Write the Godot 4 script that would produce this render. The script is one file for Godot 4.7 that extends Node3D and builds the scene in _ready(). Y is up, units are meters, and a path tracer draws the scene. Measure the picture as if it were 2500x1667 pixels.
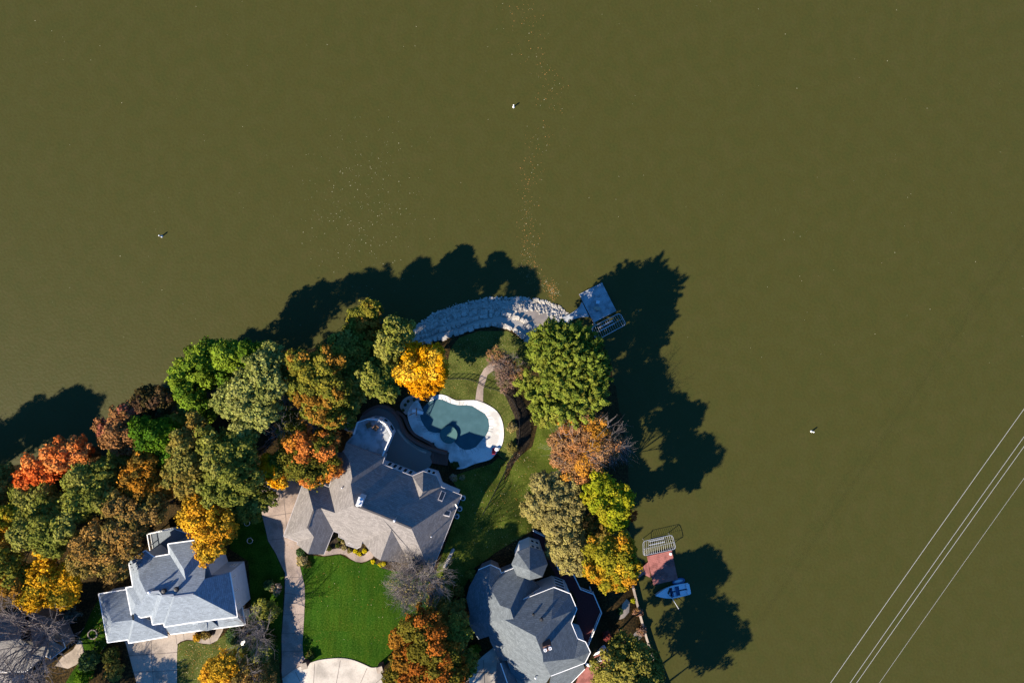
extends Node3D
# Lakeside houses seen from a drone hovering 119 m above the water, looking straight down.
# Pixels (of a 2500 x 1667 picture) become points with at(px, py, y): the height y is what the thing stands on or measures.

const CAM_H := 119.0
const PX := 14.0
const SUN_TO := Vector3(0.609, -0.643, -0.465)

var rng := RandomNumberGenerator.new()
var units := PackedVector3Array()
var floats := PackedFloat32Array()
var rc := 0
var tris := 0
var M := {}
var names := {}
var noise_a := FastNoiseLite.new()
var noise_b := FastNoiseLite.new()

# ---------------------------------------------------------------- terrain data
var xs := PackedFloat32Array()
var zs := PackedFloat32Array()
var hts := PackedFloat32Array()
const X0 := -104.0
const X1 := 62.0
const Z0 := -16.0
const Z1 := 84.0

var shore_px := [[-20000, 1700], [-900, 1330], [-300, 1190], [0, 1142], [110, 1118], [200, 1100], [270, 1075], [330, 1045], [390, 990], [430, 950], [480, 910], [540, 885], [610, 866], [690, 852], [770, 848], [850, 838], [920, 822], [985, 812], [1018, 806], [1045, 783], [1100, 757], [1150, 742], [1200, 735], [1270, 733], [1330, 742], [1368, 758], [1392, 782], [1430, 806], [1470, 838], [1492, 885], [1503, 950], [1520, 1020], [1532, 1100], [1535, 1180], [1540, 1260], [1538, 1340], [1542, 1412], [1566, 1510], [1584, 1570], [1606, 1630], [1650, 1740], [1760, 2000], [2100, 2800], [2100, 22000], [-20000, 22000]]
var anchors := [[820, 1640, 7.0], [850, 1450, 7.0], [690, 1400, 6.9], [670, 1230, 6.7], [620, 1400, 6.5], [560, 1250, 6.0], [430, 1450, 6.5], [420, 1280, 6.0], [400, 1640, 6.8], [100, 1600, 6.4], [260, 1600, 6.5], [150, 1250, 5.2], [320, 1220, 5.4], [500, 1100, 4.8], [600, 980, 3.6], [750, 930, 3.0], [860, 980, 3.4], [900, 870, 2.4], [1100, 1000, 2.95], [1220, 1050, 2.95], [1130, 870, 2.75], [1210, 840, 2.7], [1312, 1090, 1.5], [1320, 1030, 1.2], [1312, 990, 1.2], [1340, 1000, 1.2], [1300, 1180, 3.0], [1200, 1280, 4.8], [1130, 1230, 5.0], [1400, 1200, 1.3], [1150, 1400, 6.0], [1120, 1560, 6.8], [1280, 1500, 5.4], [1440, 1450, 2.2], [1480, 1560, 1.6], [1540, 1640, 1.5], [1430, 1640, 2.6], [1200, 1650, 6.8], [1330, 1700, 5.5], [900, 1800, 7.2], [300, 1900, 7.2], [1400, 1900, 4.0], [-100, 1500, 6.0], [1350, 880, 1.8]]
var zones := []   # [polygon, height, blend]


func lin(r: float, g: float, b: float) -> Color:
	return Color(r, g, b).linear_to_srgb()

func fl() -> float:
	rc = (rc + 1) & 16383
	return floats[rc]

func un() -> Vector3:
	rc = (rc + 7) & 16383
	return units[rc]

func at(px: float, py: float, y: float) -> Vector3:
	var k := (1.0 - y / CAM_H) / PX
	return Vector3((px - 1250.0) * k, y, (py - 833.5) * k)

func flat(px: float, py: float, y: float) -> Vector2:
	var p := at(px, py, y)
	return Vector2(p.x, p.z)

func on_ground(px: float, py: float) -> Vector3:
	var y := 0.0
	for i in 5:
		var p := at(px, py, y)
		y = ground(p.x, p.z)
	return at(px, py, y)

func flat_g(list: Array) -> PackedVector2Array:
	var r := PackedVector2Array()
	for q in list:
		var p := on_ground(q[0], q[1])
		r.append(Vector2(p.x, p.z))
	return r

func flat_y(list: Array, y: float) -> PackedVector2Array:
	var r := PackedVector2Array()
	for q in list:
		r.append(flat(q[0], q[1], y))
	return r

func seg_dist(p: Vector2, poly: PackedVector2Array) -> float:
	var best := 1e9
	var n := poly.size()
	for i in n:
		var q := Geometry2D.get_closest_point_to_segment(p, poly[i], poly[(i + 1) % n])
		best = minf(best, p.distance_squared_to(q))
	return sqrt(best)

func raw_height(p: Vector2, shore: PackedVector2Array, anc: Array) -> float:
	var d := seg_dist(p, shore)
	if not Geometry2D.is_point_in_polygon(p, shore):
		return maxf(-3.0, -0.25 - d * 0.45)
	var sw := 0.0
	var sh := 0.0
	for a in anc:
		var w: float = 1.0 / (pow(p.distance_squared_to(a[0]), 1.5) + 4.0)
		sw += w
		sh += w * a[1]
	var h := minf(sh / sw, 0.12 + d * 0.5)
	h += 0.12 * noise_a.get_noise_2d(p.x * 3.0, p.y * 3.0) * clampf(d * 0.3, 0.0, 1.0)
	for z in zones:
		var poly: PackedVector2Array = z[0]
		var k := 0.0
		if Geometry2D.is_point_in_polygon(p, poly):
			k = 1.0
		else:
			var dz := seg_dist(p, poly)
			if dz < z[2]:
				k = 1.0 - dz / z[2]
				k = k * k * (3.0 - 2.0 * k)
		if k > 0.0:
			h = lerpf(h, z[1], k)
	return h

func make_heights() -> void:
	var shore := PackedVector2Array()
	for q in shore_px:
		shore.append(flat(q[0], q[1], 0.0))
	var anc := []
	for a in anchors:
		anc.append([flat(a[0], a[1], a[2]), a[2]])
	for e in [1200.0, 600.0, 300.0, 180.0, 130.0]:
		xs.append(-e)
	var x := X0
	while x <= X1 + 0.01:
		xs.append(x)
		x += 1.0
	for e in [75.0, 100.0, 160.0, 300.0, 600.0, 1200.0]:
		xs.append(e)
	var z := Z0
	while z <= Z1 + 0.01:
		zs.append(z)
		z += 1.0
	for e in [95.0, 120.0, 180.0, 300.0, 600.0, 1200.0]:
		zs.append(e)
	for zz in zs:
		for xx in xs:
			hts.append(raw_height(Vector2(xx, zz), shore, anc))

func ground(x: float, z: float) -> float:
	if x < X0 or x >= X1 or z < Z0 or z >= Z1:
		return 6.5 if z > 40.0 else 0.0
	var fx := x - X0
	var fz := z - Z0
	var i := int(fx)
	var j := int(fz)
	fx -= i
	fz -= j
	var w := xs.size()
	var k := j * w + i + 5
	var a := hts[k]
	var b := hts[k + 1]
	var c := hts[k + w]
	var d := hts[k + w + 1]
	if fx + fz < 1.0:
		return a + (b - a) * fx + (c - a) * fz
	return d + (c - d) * (1.0 - fx) + (b - d) * (1.0 - fz)

# ---------------------------------------------------------------- node helpers
func numbered(called: String) -> String:
	if not names.has(called):
		names[called] = 0
		return called
	names[called] += 1
	return "%s_%03d" % [called, names[called]]

func tag(o: Node3D, label: String, category: String, group := "") -> Node3D:
	o.set_meta("label", label)
	o.set_meta("category", category)
	if group:
		o.set_meta("group", group)
	return o

func thing(called: String, label: String, category: String, where: Vector3, group := "") -> Node3D:
	var o := Node3D.new()
	o.name = numbered(called)
	add_child(o)
	o.position = where
	tag(o, label, category, group)
	return o

func put(called: String, mesh: Mesh, m: Material, parent: Node3D, where := Vector3.ZERO) -> MeshInstance3D:
	# the mesh is in world coordinates; it is shifted so that it hangs right below its parent
	var o := MeshInstance3D.new()
	o.mesh = mesh
	o.material_override = null
	for i in mesh.get_surface_count():
		o.set_surface_override_material(i, m)
	if parent == self or parent == null:
		o.name = numbered(called)
		add_child(o)
	else:
		o.name = called
		parent.add_child(o, true)
		var p: Node3D = parent
		var off := Vector3.ZERO
		while p != self:
			off += p.position
			p = p.get_parent()
		o.position = -off + where
	return o

func struct(called: String, mesh: Mesh, m: Material, parent: Node3D = self) -> MeshInstance3D:
	var o := put(called, mesh, m, parent)
	if parent == self:
		o.set_meta("kind", "structure")
	return o

# ---------------------------------------------------------------- mesh helpers
func st_new() -> SurfaceTool:
	var st := SurfaceTool.new()
	st.begin(Mesh.PRIMITIVE_TRIANGLES)
	st.set_smooth_group(-1)
	return st

func done(st: SurfaceTool) -> ArrayMesh:
	st.generate_normals()
	return st.commit()

func tri(st: SurfaceTool, a: Vector3, b: Vector3, c: Vector3, out: Vector3) -> void:
	# front faces run clockwise: the normal of (a, b, c) in Godot's order looks along out
	if (c - a).cross(b - a).dot(out) < 0.0:
		st.add_vertex(a); st.add_vertex(c); st.add_vertex(b)
	else:
		st.add_vertex(a); st.add_vertex(b); st.add_vertex(c)

func quad(st: SurfaceTool, a: Vector3, b: Vector3, c: Vector3, d: Vector3, out: Vector3) -> void:
	tri(st, a, b, c, out)
	tri(st, a, c, d, out)

func box(st: SurfaceTool, c: Vector3, size: Vector3, b := Basis.IDENTITY) -> void:
	var x := b.x * size.x * 0.5
	var y := b.y * size.y * 0.5
	var z := b.z * size.z * 0.5
	for e in [[x, y, z], [-x, z, y], [y, z, x], [-y, x, z], [z, x, y], [-z, y, x]]:
		var o: Vector3 = e[0]
		var u: Vector3 = e[1]
		var v: Vector3 = e[2]
		quad(st, c + o + u + v, c + o + u - v, c + o - u - v, c + o - u + v, o)

func bar(st: SurfaceTool, a: Vector3, b: Vector3, w: float, h: float) -> void:
	var d := b - a
	var z := d.normalized()
	var up := Vector3.UP if absf(z.y) < 0.95 else Vector3.RIGHT
	var x := up.cross(z).normalized()
	box(st, (a + b) * 0.5, Vector3(w, h, d.length()), Basis(x, z.cross(x), z))

func tube(st: SurfaceTool, a: Vector3, b: Vector3, ra: float, rb: float, n := 5) -> void:
	var z := (b - a).normalized()
	var up := Vector3.UP if absf(z.y) < 0.9 else Vector3.RIGHT
	var x := up.cross(z).normalized()
	var y := z.cross(x)
	for i in n:
		var t0 := TAU * i / n
		var t1 := TAU * (i + 1) / n
		var d0 := x * cos(t0) + y * sin(t0)
		var d1 := x * cos(t1) + y * sin(t1)
		quad(st, a + d0 * ra, a + d1 * ra, b + d1 * rb, b + d0 * rb, d0 + d1)

func ccw(p: PackedVector2Array) -> PackedVector2Array:
	if Geometry2D.is_polygon_clockwise(p):
		p.reverse()
	return p

func prism(st: SurfaceTool, poly: PackedVector2Array, y0: float, y1: float, bottom := true) -> void:
	var p := ccw(poly.duplicate())
	var idx := Geometry2D.triangulate_polygon(p)
	for i in range(0, idx.size(), 3):
		var a := p[idx[i]]
		var b := p[idx[i + 1]]
		var c := p[idx[i + 2]]
		tri(st, Vector3(a.x, y1, a.y), Vector3(b.x, y1, b.y), Vector3(c.x, y1, c.y), Vector3.UP)
		if bottom:
			tri(st, Vector3(a.x, y0, a.y), Vector3(b.x, y0, b.y), Vector3(c.x, y0, c.y), Vector3.DOWN)
	var n := p.size()
	var cw := Geometry2D.is_polygon_clockwise(p)
	for i in n:
		var a := p[i]
		var b := p[(i + 1) % n]
		var o := Vector3(b.y - a.y, 0, a.x - b.x) * (-1.0 if cw else 1.0)
		quad(st, Vector3(a.x, y0, a.y), Vector3(b.x, y0, b.y), Vector3(b.x, y1, b.y), Vector3(a.x, y1, a.y), o)

func lathe(st: SurfaceTool, c: Vector3, prof: Array, n := 10) -> void:
	for k in prof.size() - 1:
		var r0: float = prof[k][0]
		var y0: float = prof[k][1]
		var r1: float = prof[k + 1][0]
		var y1: float = prof[k + 1][1]
		for i in n:
			var t0 := TAU * i / n
			var t1 := TAU * (i + 1) / n
			var d0 := Vector3(cos(t0), 0, sin(t0))
			var d1 := Vector3(cos(t1), 0, sin(t1))
			var out := (d0 + d1) * (y1 - y0) + Vector3.UP * 2.0 * (r0 - r1)
			if r0 > 0.0:
				tri(st, c + d0 * r0 + Vector3.UP * y0, c + d1 * r0 + Vector3.UP * y0, c + d1 * r1 + Vector3.UP * y1, out)
			if r1 > 0.0:
				tri(st, c + d0 * r0 + Vector3.UP * y0, c + d1 * r1 + Vector3.UP * y1, c + d0 * r1 + Vector3.UP * y1, out)

func smooth(list: Array, steps := 4, closed := true) -> Array:
	var r := []
	var n := list.size()
	for i in (n if closed else n - 1):
		var p0: Array = list[(i - 1 + n) % n] if closed or i > 0 else list[i]
		var p1: Array = list[i]
		var p2: Array = list[(i + 1) % n]
		var p3: Array = list[(i + 2) % n] if closed or i + 2 < n else p2
		for s in steps:
			var t := float(s) / steps
			r.append([cubic_interpolate(p1[0], p2[0], p0[0], p3[0], t), cubic_interpolate(p1[1], p2[1], p0[1], p3[1], t)])
	if not closed:
		r.append(list[n - 1])
	return r

func drape(poly: PackedVector2Array, lift: float) -> ArrayMesh:
	# a sheet that follows the terrain, cut out of the terrain's own triangles
	var st := SurfaceTool.new()
	st.begin(Mesh.PRIMITIVE_TRIANGLES)
	st.set_smooth_group(0)
	var lo := poly[0]
	var hi := poly[0]
	for p in poly:
		lo = lo.min(p)
		hi = hi.max(p)
	for j in range(int(floor(lo.y - Z0)), int(ceil(hi.y - Z0))):
		for i in range(int(floor(lo.x - X0)), int(ceil(hi.x - X0))):
			var a := Vector2(X0 + i, Z0 + j)
			for half in 2:
				var t := PackedVector2Array([a, a + Vector2(1, 0), a + Vector2(0, 1)]) if half == 0 else PackedVector2Array([a + Vector2(1, 1), a + Vector2(0, 1), a + Vector2(1, 0)])
				for piece in Geometry2D.intersect_polygons(t, poly):
					var idx := Geometry2D.triangulate_polygon(piece)
					for k in range(0, idx.size(), 3):
						var q := [piece[idx[k]], piece[idx[k + 1]], piece[idx[k + 2]]]
						var v := []
						for e in q:
							v.append(Vector3(e.x, ground(clampf(e.x, X0, X1 - 0.001), clampf(e.y, Z0, Z1 - 0.001)) + lift, e.y))
						tri(st, v[0], v[1], v[2], Vector3.UP)
	return done(st)

# ---------------------------------------------------------------- materials
func noise_tex(freq: float, ramp: Array, size := 512, sd := 1, oct := 4, kind := FastNoiseLite.TYPE_SIMPLEX_SMOOTH) -> NoiseTexture2D:
	var n := FastNoiseLite.new()
	n.noise_type = kind
	n.frequency = freq
	n.fractal_octaves = oct
	n.seed = sd
	var t := NoiseTexture2D.new()
	t.width = size
	t.height = size
	t.seamless = true
	t.noise = n
	var g := Gradient.new()
	g.offsets = PackedFloat32Array()
	g.colors = PackedColorArray()
	var offs := PackedFloat32Array()
	var cols := PackedColorArray()
	for e in ramp:
		offs.append(e[0])
		cols.append(e[1])
	g.offsets = offs
	g.colors = cols
	t.color_ramp = g
	return t

func grey(v: float) -> Color:
	return lin(v, v, v)

func mat(c: Color, rough := 0.85, tex: Texture2D = null, scale := 1.0, bump: Texture2D = null, bump_cm := 2.0) -> StandardMaterial3D:
	var m := StandardMaterial3D.new()
	m.albedo_color = c
	m.roughness = rough
	m.metallic_specular = 0.35 if rough < 0.8 else 0.12
	if tex:
		m.albedo_texture = tex
	if tex or bump:
		m.uv1_triplanar = true
		m.uv1_world_triplanar = true
		m.uv1_scale = Vector3.ONE * scale
	if bump:
		m.heightmap_enabled = true
		m.heightmap_texture = bump
		m.heightmap_scale = bump_cm
	return m

func two_scale(m: StandardMaterial3D, tex: Texture2D, scale: float) -> StandardMaterial3D:
	m.detail_enabled = true
	m.detail_blend_mode = BaseMaterial3D.BLEND_MODE_MUL
	m.detail_albedo = tex
	m.detail_uv_layer = BaseMaterial3D.DETAIL_UV_2
	m.uv2_triplanar = true
	m.uv2_world_triplanar = true
	m.uv2_scale = Vector3.ONE * scale
	return m

func make_materials() -> void:
	var speck := noise_tex(0.09, [[0.0, grey(0.45)], [0.42, grey(0.8)], [0.6, grey(1.0)]], 512, 3, 5)
	var blotch := noise_tex(0.012, [[0.2, grey(0.62)], [0.5, grey(0.9)], [0.8, grey(1.0)]], 512, 5, 4)
	var ripple := noise_tex(0.12, [[0.0, Color.BLACK], [1.0, Color.WHITE]], 1024, 9, 2)
	# lake
	var w := mat(Color.WHITE, 0.42, noise_tex(0.02, [[0.25, lin(0.0432, 0.0448, 0.0102)], [0.45, lin(0.0465, 0.0444, 0.0102)], [0.6, lin(0.0452, 0.0456, 0.0108)], [0.78, lin(0.0482, 0.0458, 0.0112)]], 1024, 11, 5), 0.012, ripple, 1.8)
	w.metallic_specular = 0.22
	M.water = two_scale(w, noise_tex(0.035, [[0.2, grey(0.90)], [0.5, grey(0.96)], [0.8, grey(1.0)]], 1024, 19, 4), 0.052)
	# ground
	M.litter = two_scale(mat(Color.WHITE, 1.0, noise_tex(0.025, [[0.2, lin(0.014, 0.012, 0.006)], [0.45, lin(0.03, 0.023, 0.011)], [0.62, lin(0.05, 0.032, 0.013)], [0.72, lin(0.09, 0.05, 0.017)], [0.85, lin(0.035, 0.037, 0.012)]], 1024, 21, 5), 0.09, speck, 6.0), blotch, 0.031)
	var gr := [[0.15, lin(0.014, 0.040, 0.003)], [0.4, lin(0.024, 0.063, 0.004)], [0.6, lin(0.034, 0.076, 0.006)], [0.8, lin(0.056, 0.090, 0.011)], [0.93, lin(0.10, 0.11, 0.03)]]
	M.lawn = two_scale(mat(Color.WHITE, 1.0, noise_tex(0.03, gr, 1024, 22, 5), 0.1, speck, 4.0), blotch, 0.045)
	var gd := [[0.15, lin(0.040, 0.054, 0.010)], [0.4, lin(0.065, 0.082, 0.016)], [0.6, lin(0.085, 0.094, 0.024)], [0.8, lin(0.15, 0.13, 0.04)], [0.93, lin(0.24, 0.17, 0.06)]]
	M.lawn_dry = two_scale(mat(Color.WHITE, 1.0, noise_tex(0.03, gd, 1024, 23, 5), 0.1, speck, 4.0), blotch, 0.05)
	var go := [[0.15, lin(0.040, 0.060, 0.007)], [0.4, lin(0.064, 0.092, 0.011)], [0.6, lin(0.084, 0.106, 0.017)], [0.8, lin(0.13, 0.125, 0.03)], [0.93, lin(0.17, 0.14, 0.045)]]
	M.lawn_olive = two_scale(mat(Color.WHITE, 1.0, noise_tex(0.03, go, 1024, 33, 5), 0.1, speck, 4.0), blotch, 0.06)
	# mown lawn: faint passes of the mower, about half a metre wide
	var mown := Image.create(256, 256, false, Image.FORMAT_RGB8)
	for y in 256:
		for x in 256:
			var t := (x + y * 0.06) / 256.0 * 24.0
			var g := 0.93 + 0.07 * sin(t * TAU) + 0.22 * noise_a.get_noise_2d(x * 1.4, y * 0.5)
			var dry := clampf(0.5 + 1.6 * noise_b.get_noise_2d(x * 0.9, y * 0.9), 0.0, 1.0)
			mown.set_pixel(x, y, lin(clampf(g * (0.8 + 0.35 * dry), 0.0, 1.0), clampf(g * (0.92 + 0.08 * dry), 0.0, 1.0), clampf(g, 0.0, 1.0)))
	M.lawn_mown = two_scale(mat(Color.WHITE, 1.0, noise_tex(0.03, gr, 1024, 22, 5), 0.1, speck, 4.0), ImageTexture.create_from_image(mown), 0.042)
	M.mulch = two_scale(mat(Color.WHITE, 1.0, noise_tex(0.03, [[0.2, lin(0.014, 0.011, 0.008)], [0.55, lin(0.04, 0.031, 0.022)], [0.85, lin(0.09, 0.065, 0.04)]], 512, 24, 4), 0.2, speck, 6.0), blotch, 0.06)
	M.concrete = two_scale(mat(lin(0.40, 0.335, 0.27), 0.9, noise_tex(0.05, [[0.2, grey(0.8)], [0.5, grey(0.94)], [0.8, grey(1.0)]], 512, 25, 5), 0.12), blotch, 0.04)
	M.drive = two_scale(mat(lin(0.33, 0.26, 0.215), 0.9, noise_tex(0.05, [[0.2, grey(0.8)], [0.5, grey(0.94)], [0.8, grey(1.0)]], 512, 26, 5), 0.12), blotch, 0.04)
	M.street = two_scale(mat(lin(0.52, 0.47, 0.40), 0.9, noise_tex(0.05, [[0.2, grey(0.86)], [0.5, grey(0.96)], [0.8, grey(1.0)]], 512, 27, 5), 0.1), blotch, 0.03)
	M.deckwhite = two_scale(mat(lin(0.70, 0.68, 0.63), 0.85, noise_tex(0.05, [[0.2, grey(0.88)], [0.5, grey(0.96)], [0.8, grey(1.0)]], 512, 28, 5), 0.15), blotch, 0.05)
	M.joint = mat(lin(0.12, 0.10, 0.09), 1.0)
	M.patio = mat(lin(0.20, 0.175, 0.155), 0.9, noise_tex(0.06, [[0.2, grey(0.7)], [0.8, grey(1.0)]], 512, 29, 4), 0.2)
	M.brick = mat(lin(0.17, 0.095, 0.075), 0.9, noise_tex(0.09, [[0.2, grey(0.6)], [0.8, grey(1.0)]], 512, 30, 4), 0.3)
	M.rock = two_scale(mat(Color.WHITE, 0.95, noise_tex(0.06, [[0.15, lin(0.24, 0.21, 0.17)], [0.5, lin(0.44, 0.41, 0.36)], [0.8, lin(0.6, 0.57, 0.52)]], 512, 31, 5), 0.22, speck, 5.0), blotch, 0.09)
	M.gravel = mat(Color.WHITE, 1.0, noise_tex(0.12, [[0.15, lin(0.12, 0.11, 0.09)], [0.5, lin(0.33, 0.31, 0.28)], [0.8, lin(0.52, 0.5, 0.45)]], 512, 32, 5), 0.3, speck, 6.0)
	# roofs: granules and shingle courses
	M.roof_a = roof_mat(0.285, 0.262, 0.245, 41)
	M.roof_b = roof_mat(0.29, 0.335, 0.38, 42)
	M.roof_c = roof_mat(0.175, 0.20, 0.215, 43)
	M.roof_d = roof_mat(0.22, 0.21, 0.20, 44)
	M.ridge = mat(lin(0.075, 0.07, 0.072), 0.9)
	M.ridge_grey = mat(lin(0.17, 0.19, 0.225), 0.9)
	M.gutter = mat(lin(0.45, 0.42, 0.42), 0.6)
	M.strap = mat(lin(0.14, 0.15, 0.16), 0.8)
	M.white = mat(lin(0.78, 0.78, 0.77), 0.5)
	M.siding = mat(lin(0.60, 0.62, 0.65), 0.7, noise_tex(0.02, [[0.3, grey(0.92)], [0.7, grey(1.0)]], 256, 45, 2), 0.2)
	M.stone_wall = mat(lin(0.26, 0.22, 0.2), 0.9, noise_tex(0.08, [[0.2, grey(0.5)], [0.8, grey(1.0)]], 512, 46, 4), 0.3)
	M.glass = mat(lin(0.012, 0.016, 0.022), 0.06)
	M.glass.metallic_specular = 0.5
	M.metal = mat(lin(0.55, 0.56, 0.58), 0.4)
	M.metal.metallic = 0.6
	M.dark_metal = mat(lin(0.02, 0.02, 0.022), 0.5)
	M.black_iron = mat(lin(0.012, 0.012, 0.013), 0.5)
	M.bark = mat(lin(0.10, 0.08, 0.065), 0.95, noise_tex(0.08, [[0.2, grey(0.6)], [0.8, grey(1.0)]], 256, 47, 4), 0.6)
	M.twig = mat(lin(0.19, 0.165, 0.155), 0.95)
	M.leaf = StandardMaterial3D.new()
	M.leaf.vertex_color_use_as_albedo = true
	M.leaf.roughness = 0.75
	M.leaf.metallic_specular = 0.08
	M.leaf.backlight_enabled = true
	M.leaf.backlight = Color(0.5, 0.48, 0.3)
	M.cover = two_scale(mat(Color.WHITE, 0.7, noise_tex(0.02, [[0.25, lin(0.029, 0.082, 0.098)], [0.5, lin(0.032, 0.088, 0.106)], [0.8, lin(0.038, 0.098, 0.117)]], 512, 48, 4), 0.05), noise_tex(0.06, [[0.2, grey(0.9)], [0.7, grey(1.0)]], 512, 18, 4), 0.2)
	M.spa_cover = mat(lin(0.05, 0.12, 0.115), 0.6)
	M.red = mat(lin(0.45, 0.012, 0.03), 0.5)
	M.red_dock = two_scale(mat(lin(0.34, 0.135, 0.115), 0.8, noise_tex(0.05, [[0.2, grey(0.85)], [0.8, grey(1.0)]], 512, 49, 4), 0.25), blotch, 0.1)
	M.blue_dock = two_scale(mat(lin(0.38, 0.40, 0.41), 0.8, noise_tex(0.05, [[0.2, grey(0.85)], [0.8, grey(1.0)]], 512, 50, 4), 0.25), blotch, 0.1)
	M.maroon = mat(lin(0.10, 0.035, 0.035), 0.8, noise_tex(0.05, [[0.2, grey(0.8)], [0.8, grey(1.0)]], 256, 51, 3), 0.25)
	M.boat = mat(lin(0.58, 0.60, 0.62), 0.35)
	M.boat_dark = mat(lin(0.06, 0.10, 0.20), 0.4)
	M.seat = mat(lin(0.62, 0.62, 0.66), 0.6)
	M.wood = mat(lin(0.2, 0.11, 0.06), 0.8)
	M.terracotta = mat(lin(0.06, 0.055, 0.055), 0.9)
	M.wire = mat(lin(0.34, 0.34, 0.33), 0.6)
	M.copper = mat(lin(0.25, 0.13, 0.06), 0.5)

func roof_mat(r: float, g: float, b: float, sd: int) -> StandardMaterial3D:
	var m := mat(lin(r, g, b), 0.95, noise_tex(0.035, [[0.2, grey(0.66)], [0.45, grey(0.85)], [0.7, grey(1.0)]], 1024, sd, 4), 0.14)
	# UV2 carries metres along the slope and up the slope: shingle courses of 0.29 m, tabs of about 0.5 m
	var im := Image.create(256, 256, false, Image.FORMAT_RGB8)
	var r2 := RandomNumberGenerator.new()
	r2.seed = sd
	for row in 16:
		var tab := 0
		var x := r2.randi_range(0, 20)
		im.fill_rect(Rect2i(0, row * 16, 256, 16), grey(0.85))
		while x < 256:
			var w := r2.randi_range(14, 34)
			var v := r2.randf_range(0.72, 1.0)
			im.fill_rect(Rect2i(x, row * 16, mini(w, 256 - x), 14), grey(v))
			x += w
			tab += 1
		im.fill_rect(Rect2i(0, row * 16 + 14, 256, 2), grey(0.5))
	m.detail_enabled = true
	m.detail_blend_mode = BaseMaterial3D.BLEND_MODE_MUL
	m.detail_albedo = ImageTexture.create_from_image(im)
	m.detail_uv_layer = BaseMaterial3D.DETAIL_UV_2
	m.uv2_scale = Vector3(1.0 / 4.6, 1.0 / 4.6, 1)
	return m
const ROOF_A_V := {"a0": Vector3(744, 1166, 10.29), "a1": Vector3(691.7, 1308.8, 10.3), "a2": Vector3(726.5, 1323, 10.3), "a3": Vector3(725, 1330, 10.31), "a4": Vector3(751.4, 1352, 12.67), "a5": Vector3(790.7, 1353.7, 10.33), "a6": Vector3(813.7, 1296.5, 10.28), "a7": Vector3(764.7, 1247, 13.68), "a8": Vector3(750.4, 1289.9, 13.79), "a9": Vector3(765.7, 1310.8, 12.66), "a10": Vector3(783, 1240.4, 13.02), "a11": Vector3(817.8, 1252, 13.14), "a12": Vector3(802.4, 1189, 10.37), "a13": Vector3(826.8, 1301.3, 10.38), "M0": Vector3(864, 1233, 15.95), "M1": Vector3(926, 1257, 16.02), "M2": Vector3(1004, 1290, 16.02), "w1": Vector3(808, 1172.3, 10.62), "w2": Vector3(802.4, 1159.6, 10.24), "w3": Vector3(822, 1105, 10.31), "w4": Vector3(838, 1104, 11.69), "N3": Vector3(852.3, 1123.4, 12.84), "N2": Vector3(859.3, 1167.8, 14.44), "N1": Vector3(855.8, 1181.9, 14.23), "p1": Vector3(826, 1310.8, 10.26), "p2": Vector3(839.2, 1316.4, 10.27), "p3": Vector3(844.3, 1330.2, 9.79), "p4": Vector3(870.8, 1339.4, 9.81), "p5": Vector3(881.5, 1333.8, 10.27), "c": Vector3(884, 1322, 10.85), "G": Vector3(955.5, 1292.5, 14.85), "g1": Vector3(927.6, 1367.6, 14.45), "g0": Vector3(913.7, 1358.8, 12.61), "g2": Vector3(951, 1371, 13.02), "g3": Vector3(992, 1374, 10.35), "g4": Vector3(987, 1352, 11.69), "sw": Vector3(1000, 1390, 10.21), "se": Vector3(1052, 1402, 10.35), "ne": Vector3(1127.5, 1208.6, 10.29), "n1": Vector3(1077.6, 1189, 10.29), "B0": Vector3(1024.5, 1219, 12.63), "n2": Vector3(1006, 1161.6, 10.31), "n3": Vector3(933.7, 1133, 10.31), "n4": Vector3(938.8, 1116.7, 10.32), "d0": Vector3(844.5, 1080.4, 10.46), "b1": Vector3(1032.7, 1150, 10.3), "b2": Vector3(1065.3, 1161.6, 10.3), "Bp": Vector3(1031.6, 1200.4, 13)}
const ROOF_A_F := ["a0 a7 a8 a1", "a1 a8 a9 a2", "a2 a9 a4 a3", "a7 a10 a6 a5 a4 a9 a8", "a0 a12 a11 a10 a7", "a10 a11 M0 M1 a13 a6", "a12 w1 w2 w3 w4 N3 N2 N1 M0 a11", "M1 M2 se sw g4 G c p5 p2 p1 a13", "p2 p5 p4 p3", "G c g0 g1", "G g1 g2 g3 g4", "M2 ne se", "M0 M1 M2 ne n1 B0 n2 n3 N1", "N1 N2 n4 n3", "N2 N3 w4 d0 n4", "n2 b1 Bp", "n2 Bp B0", "b1 b2 Bp", "b2 n1 Bp", "n1 Bp B0"]
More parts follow.
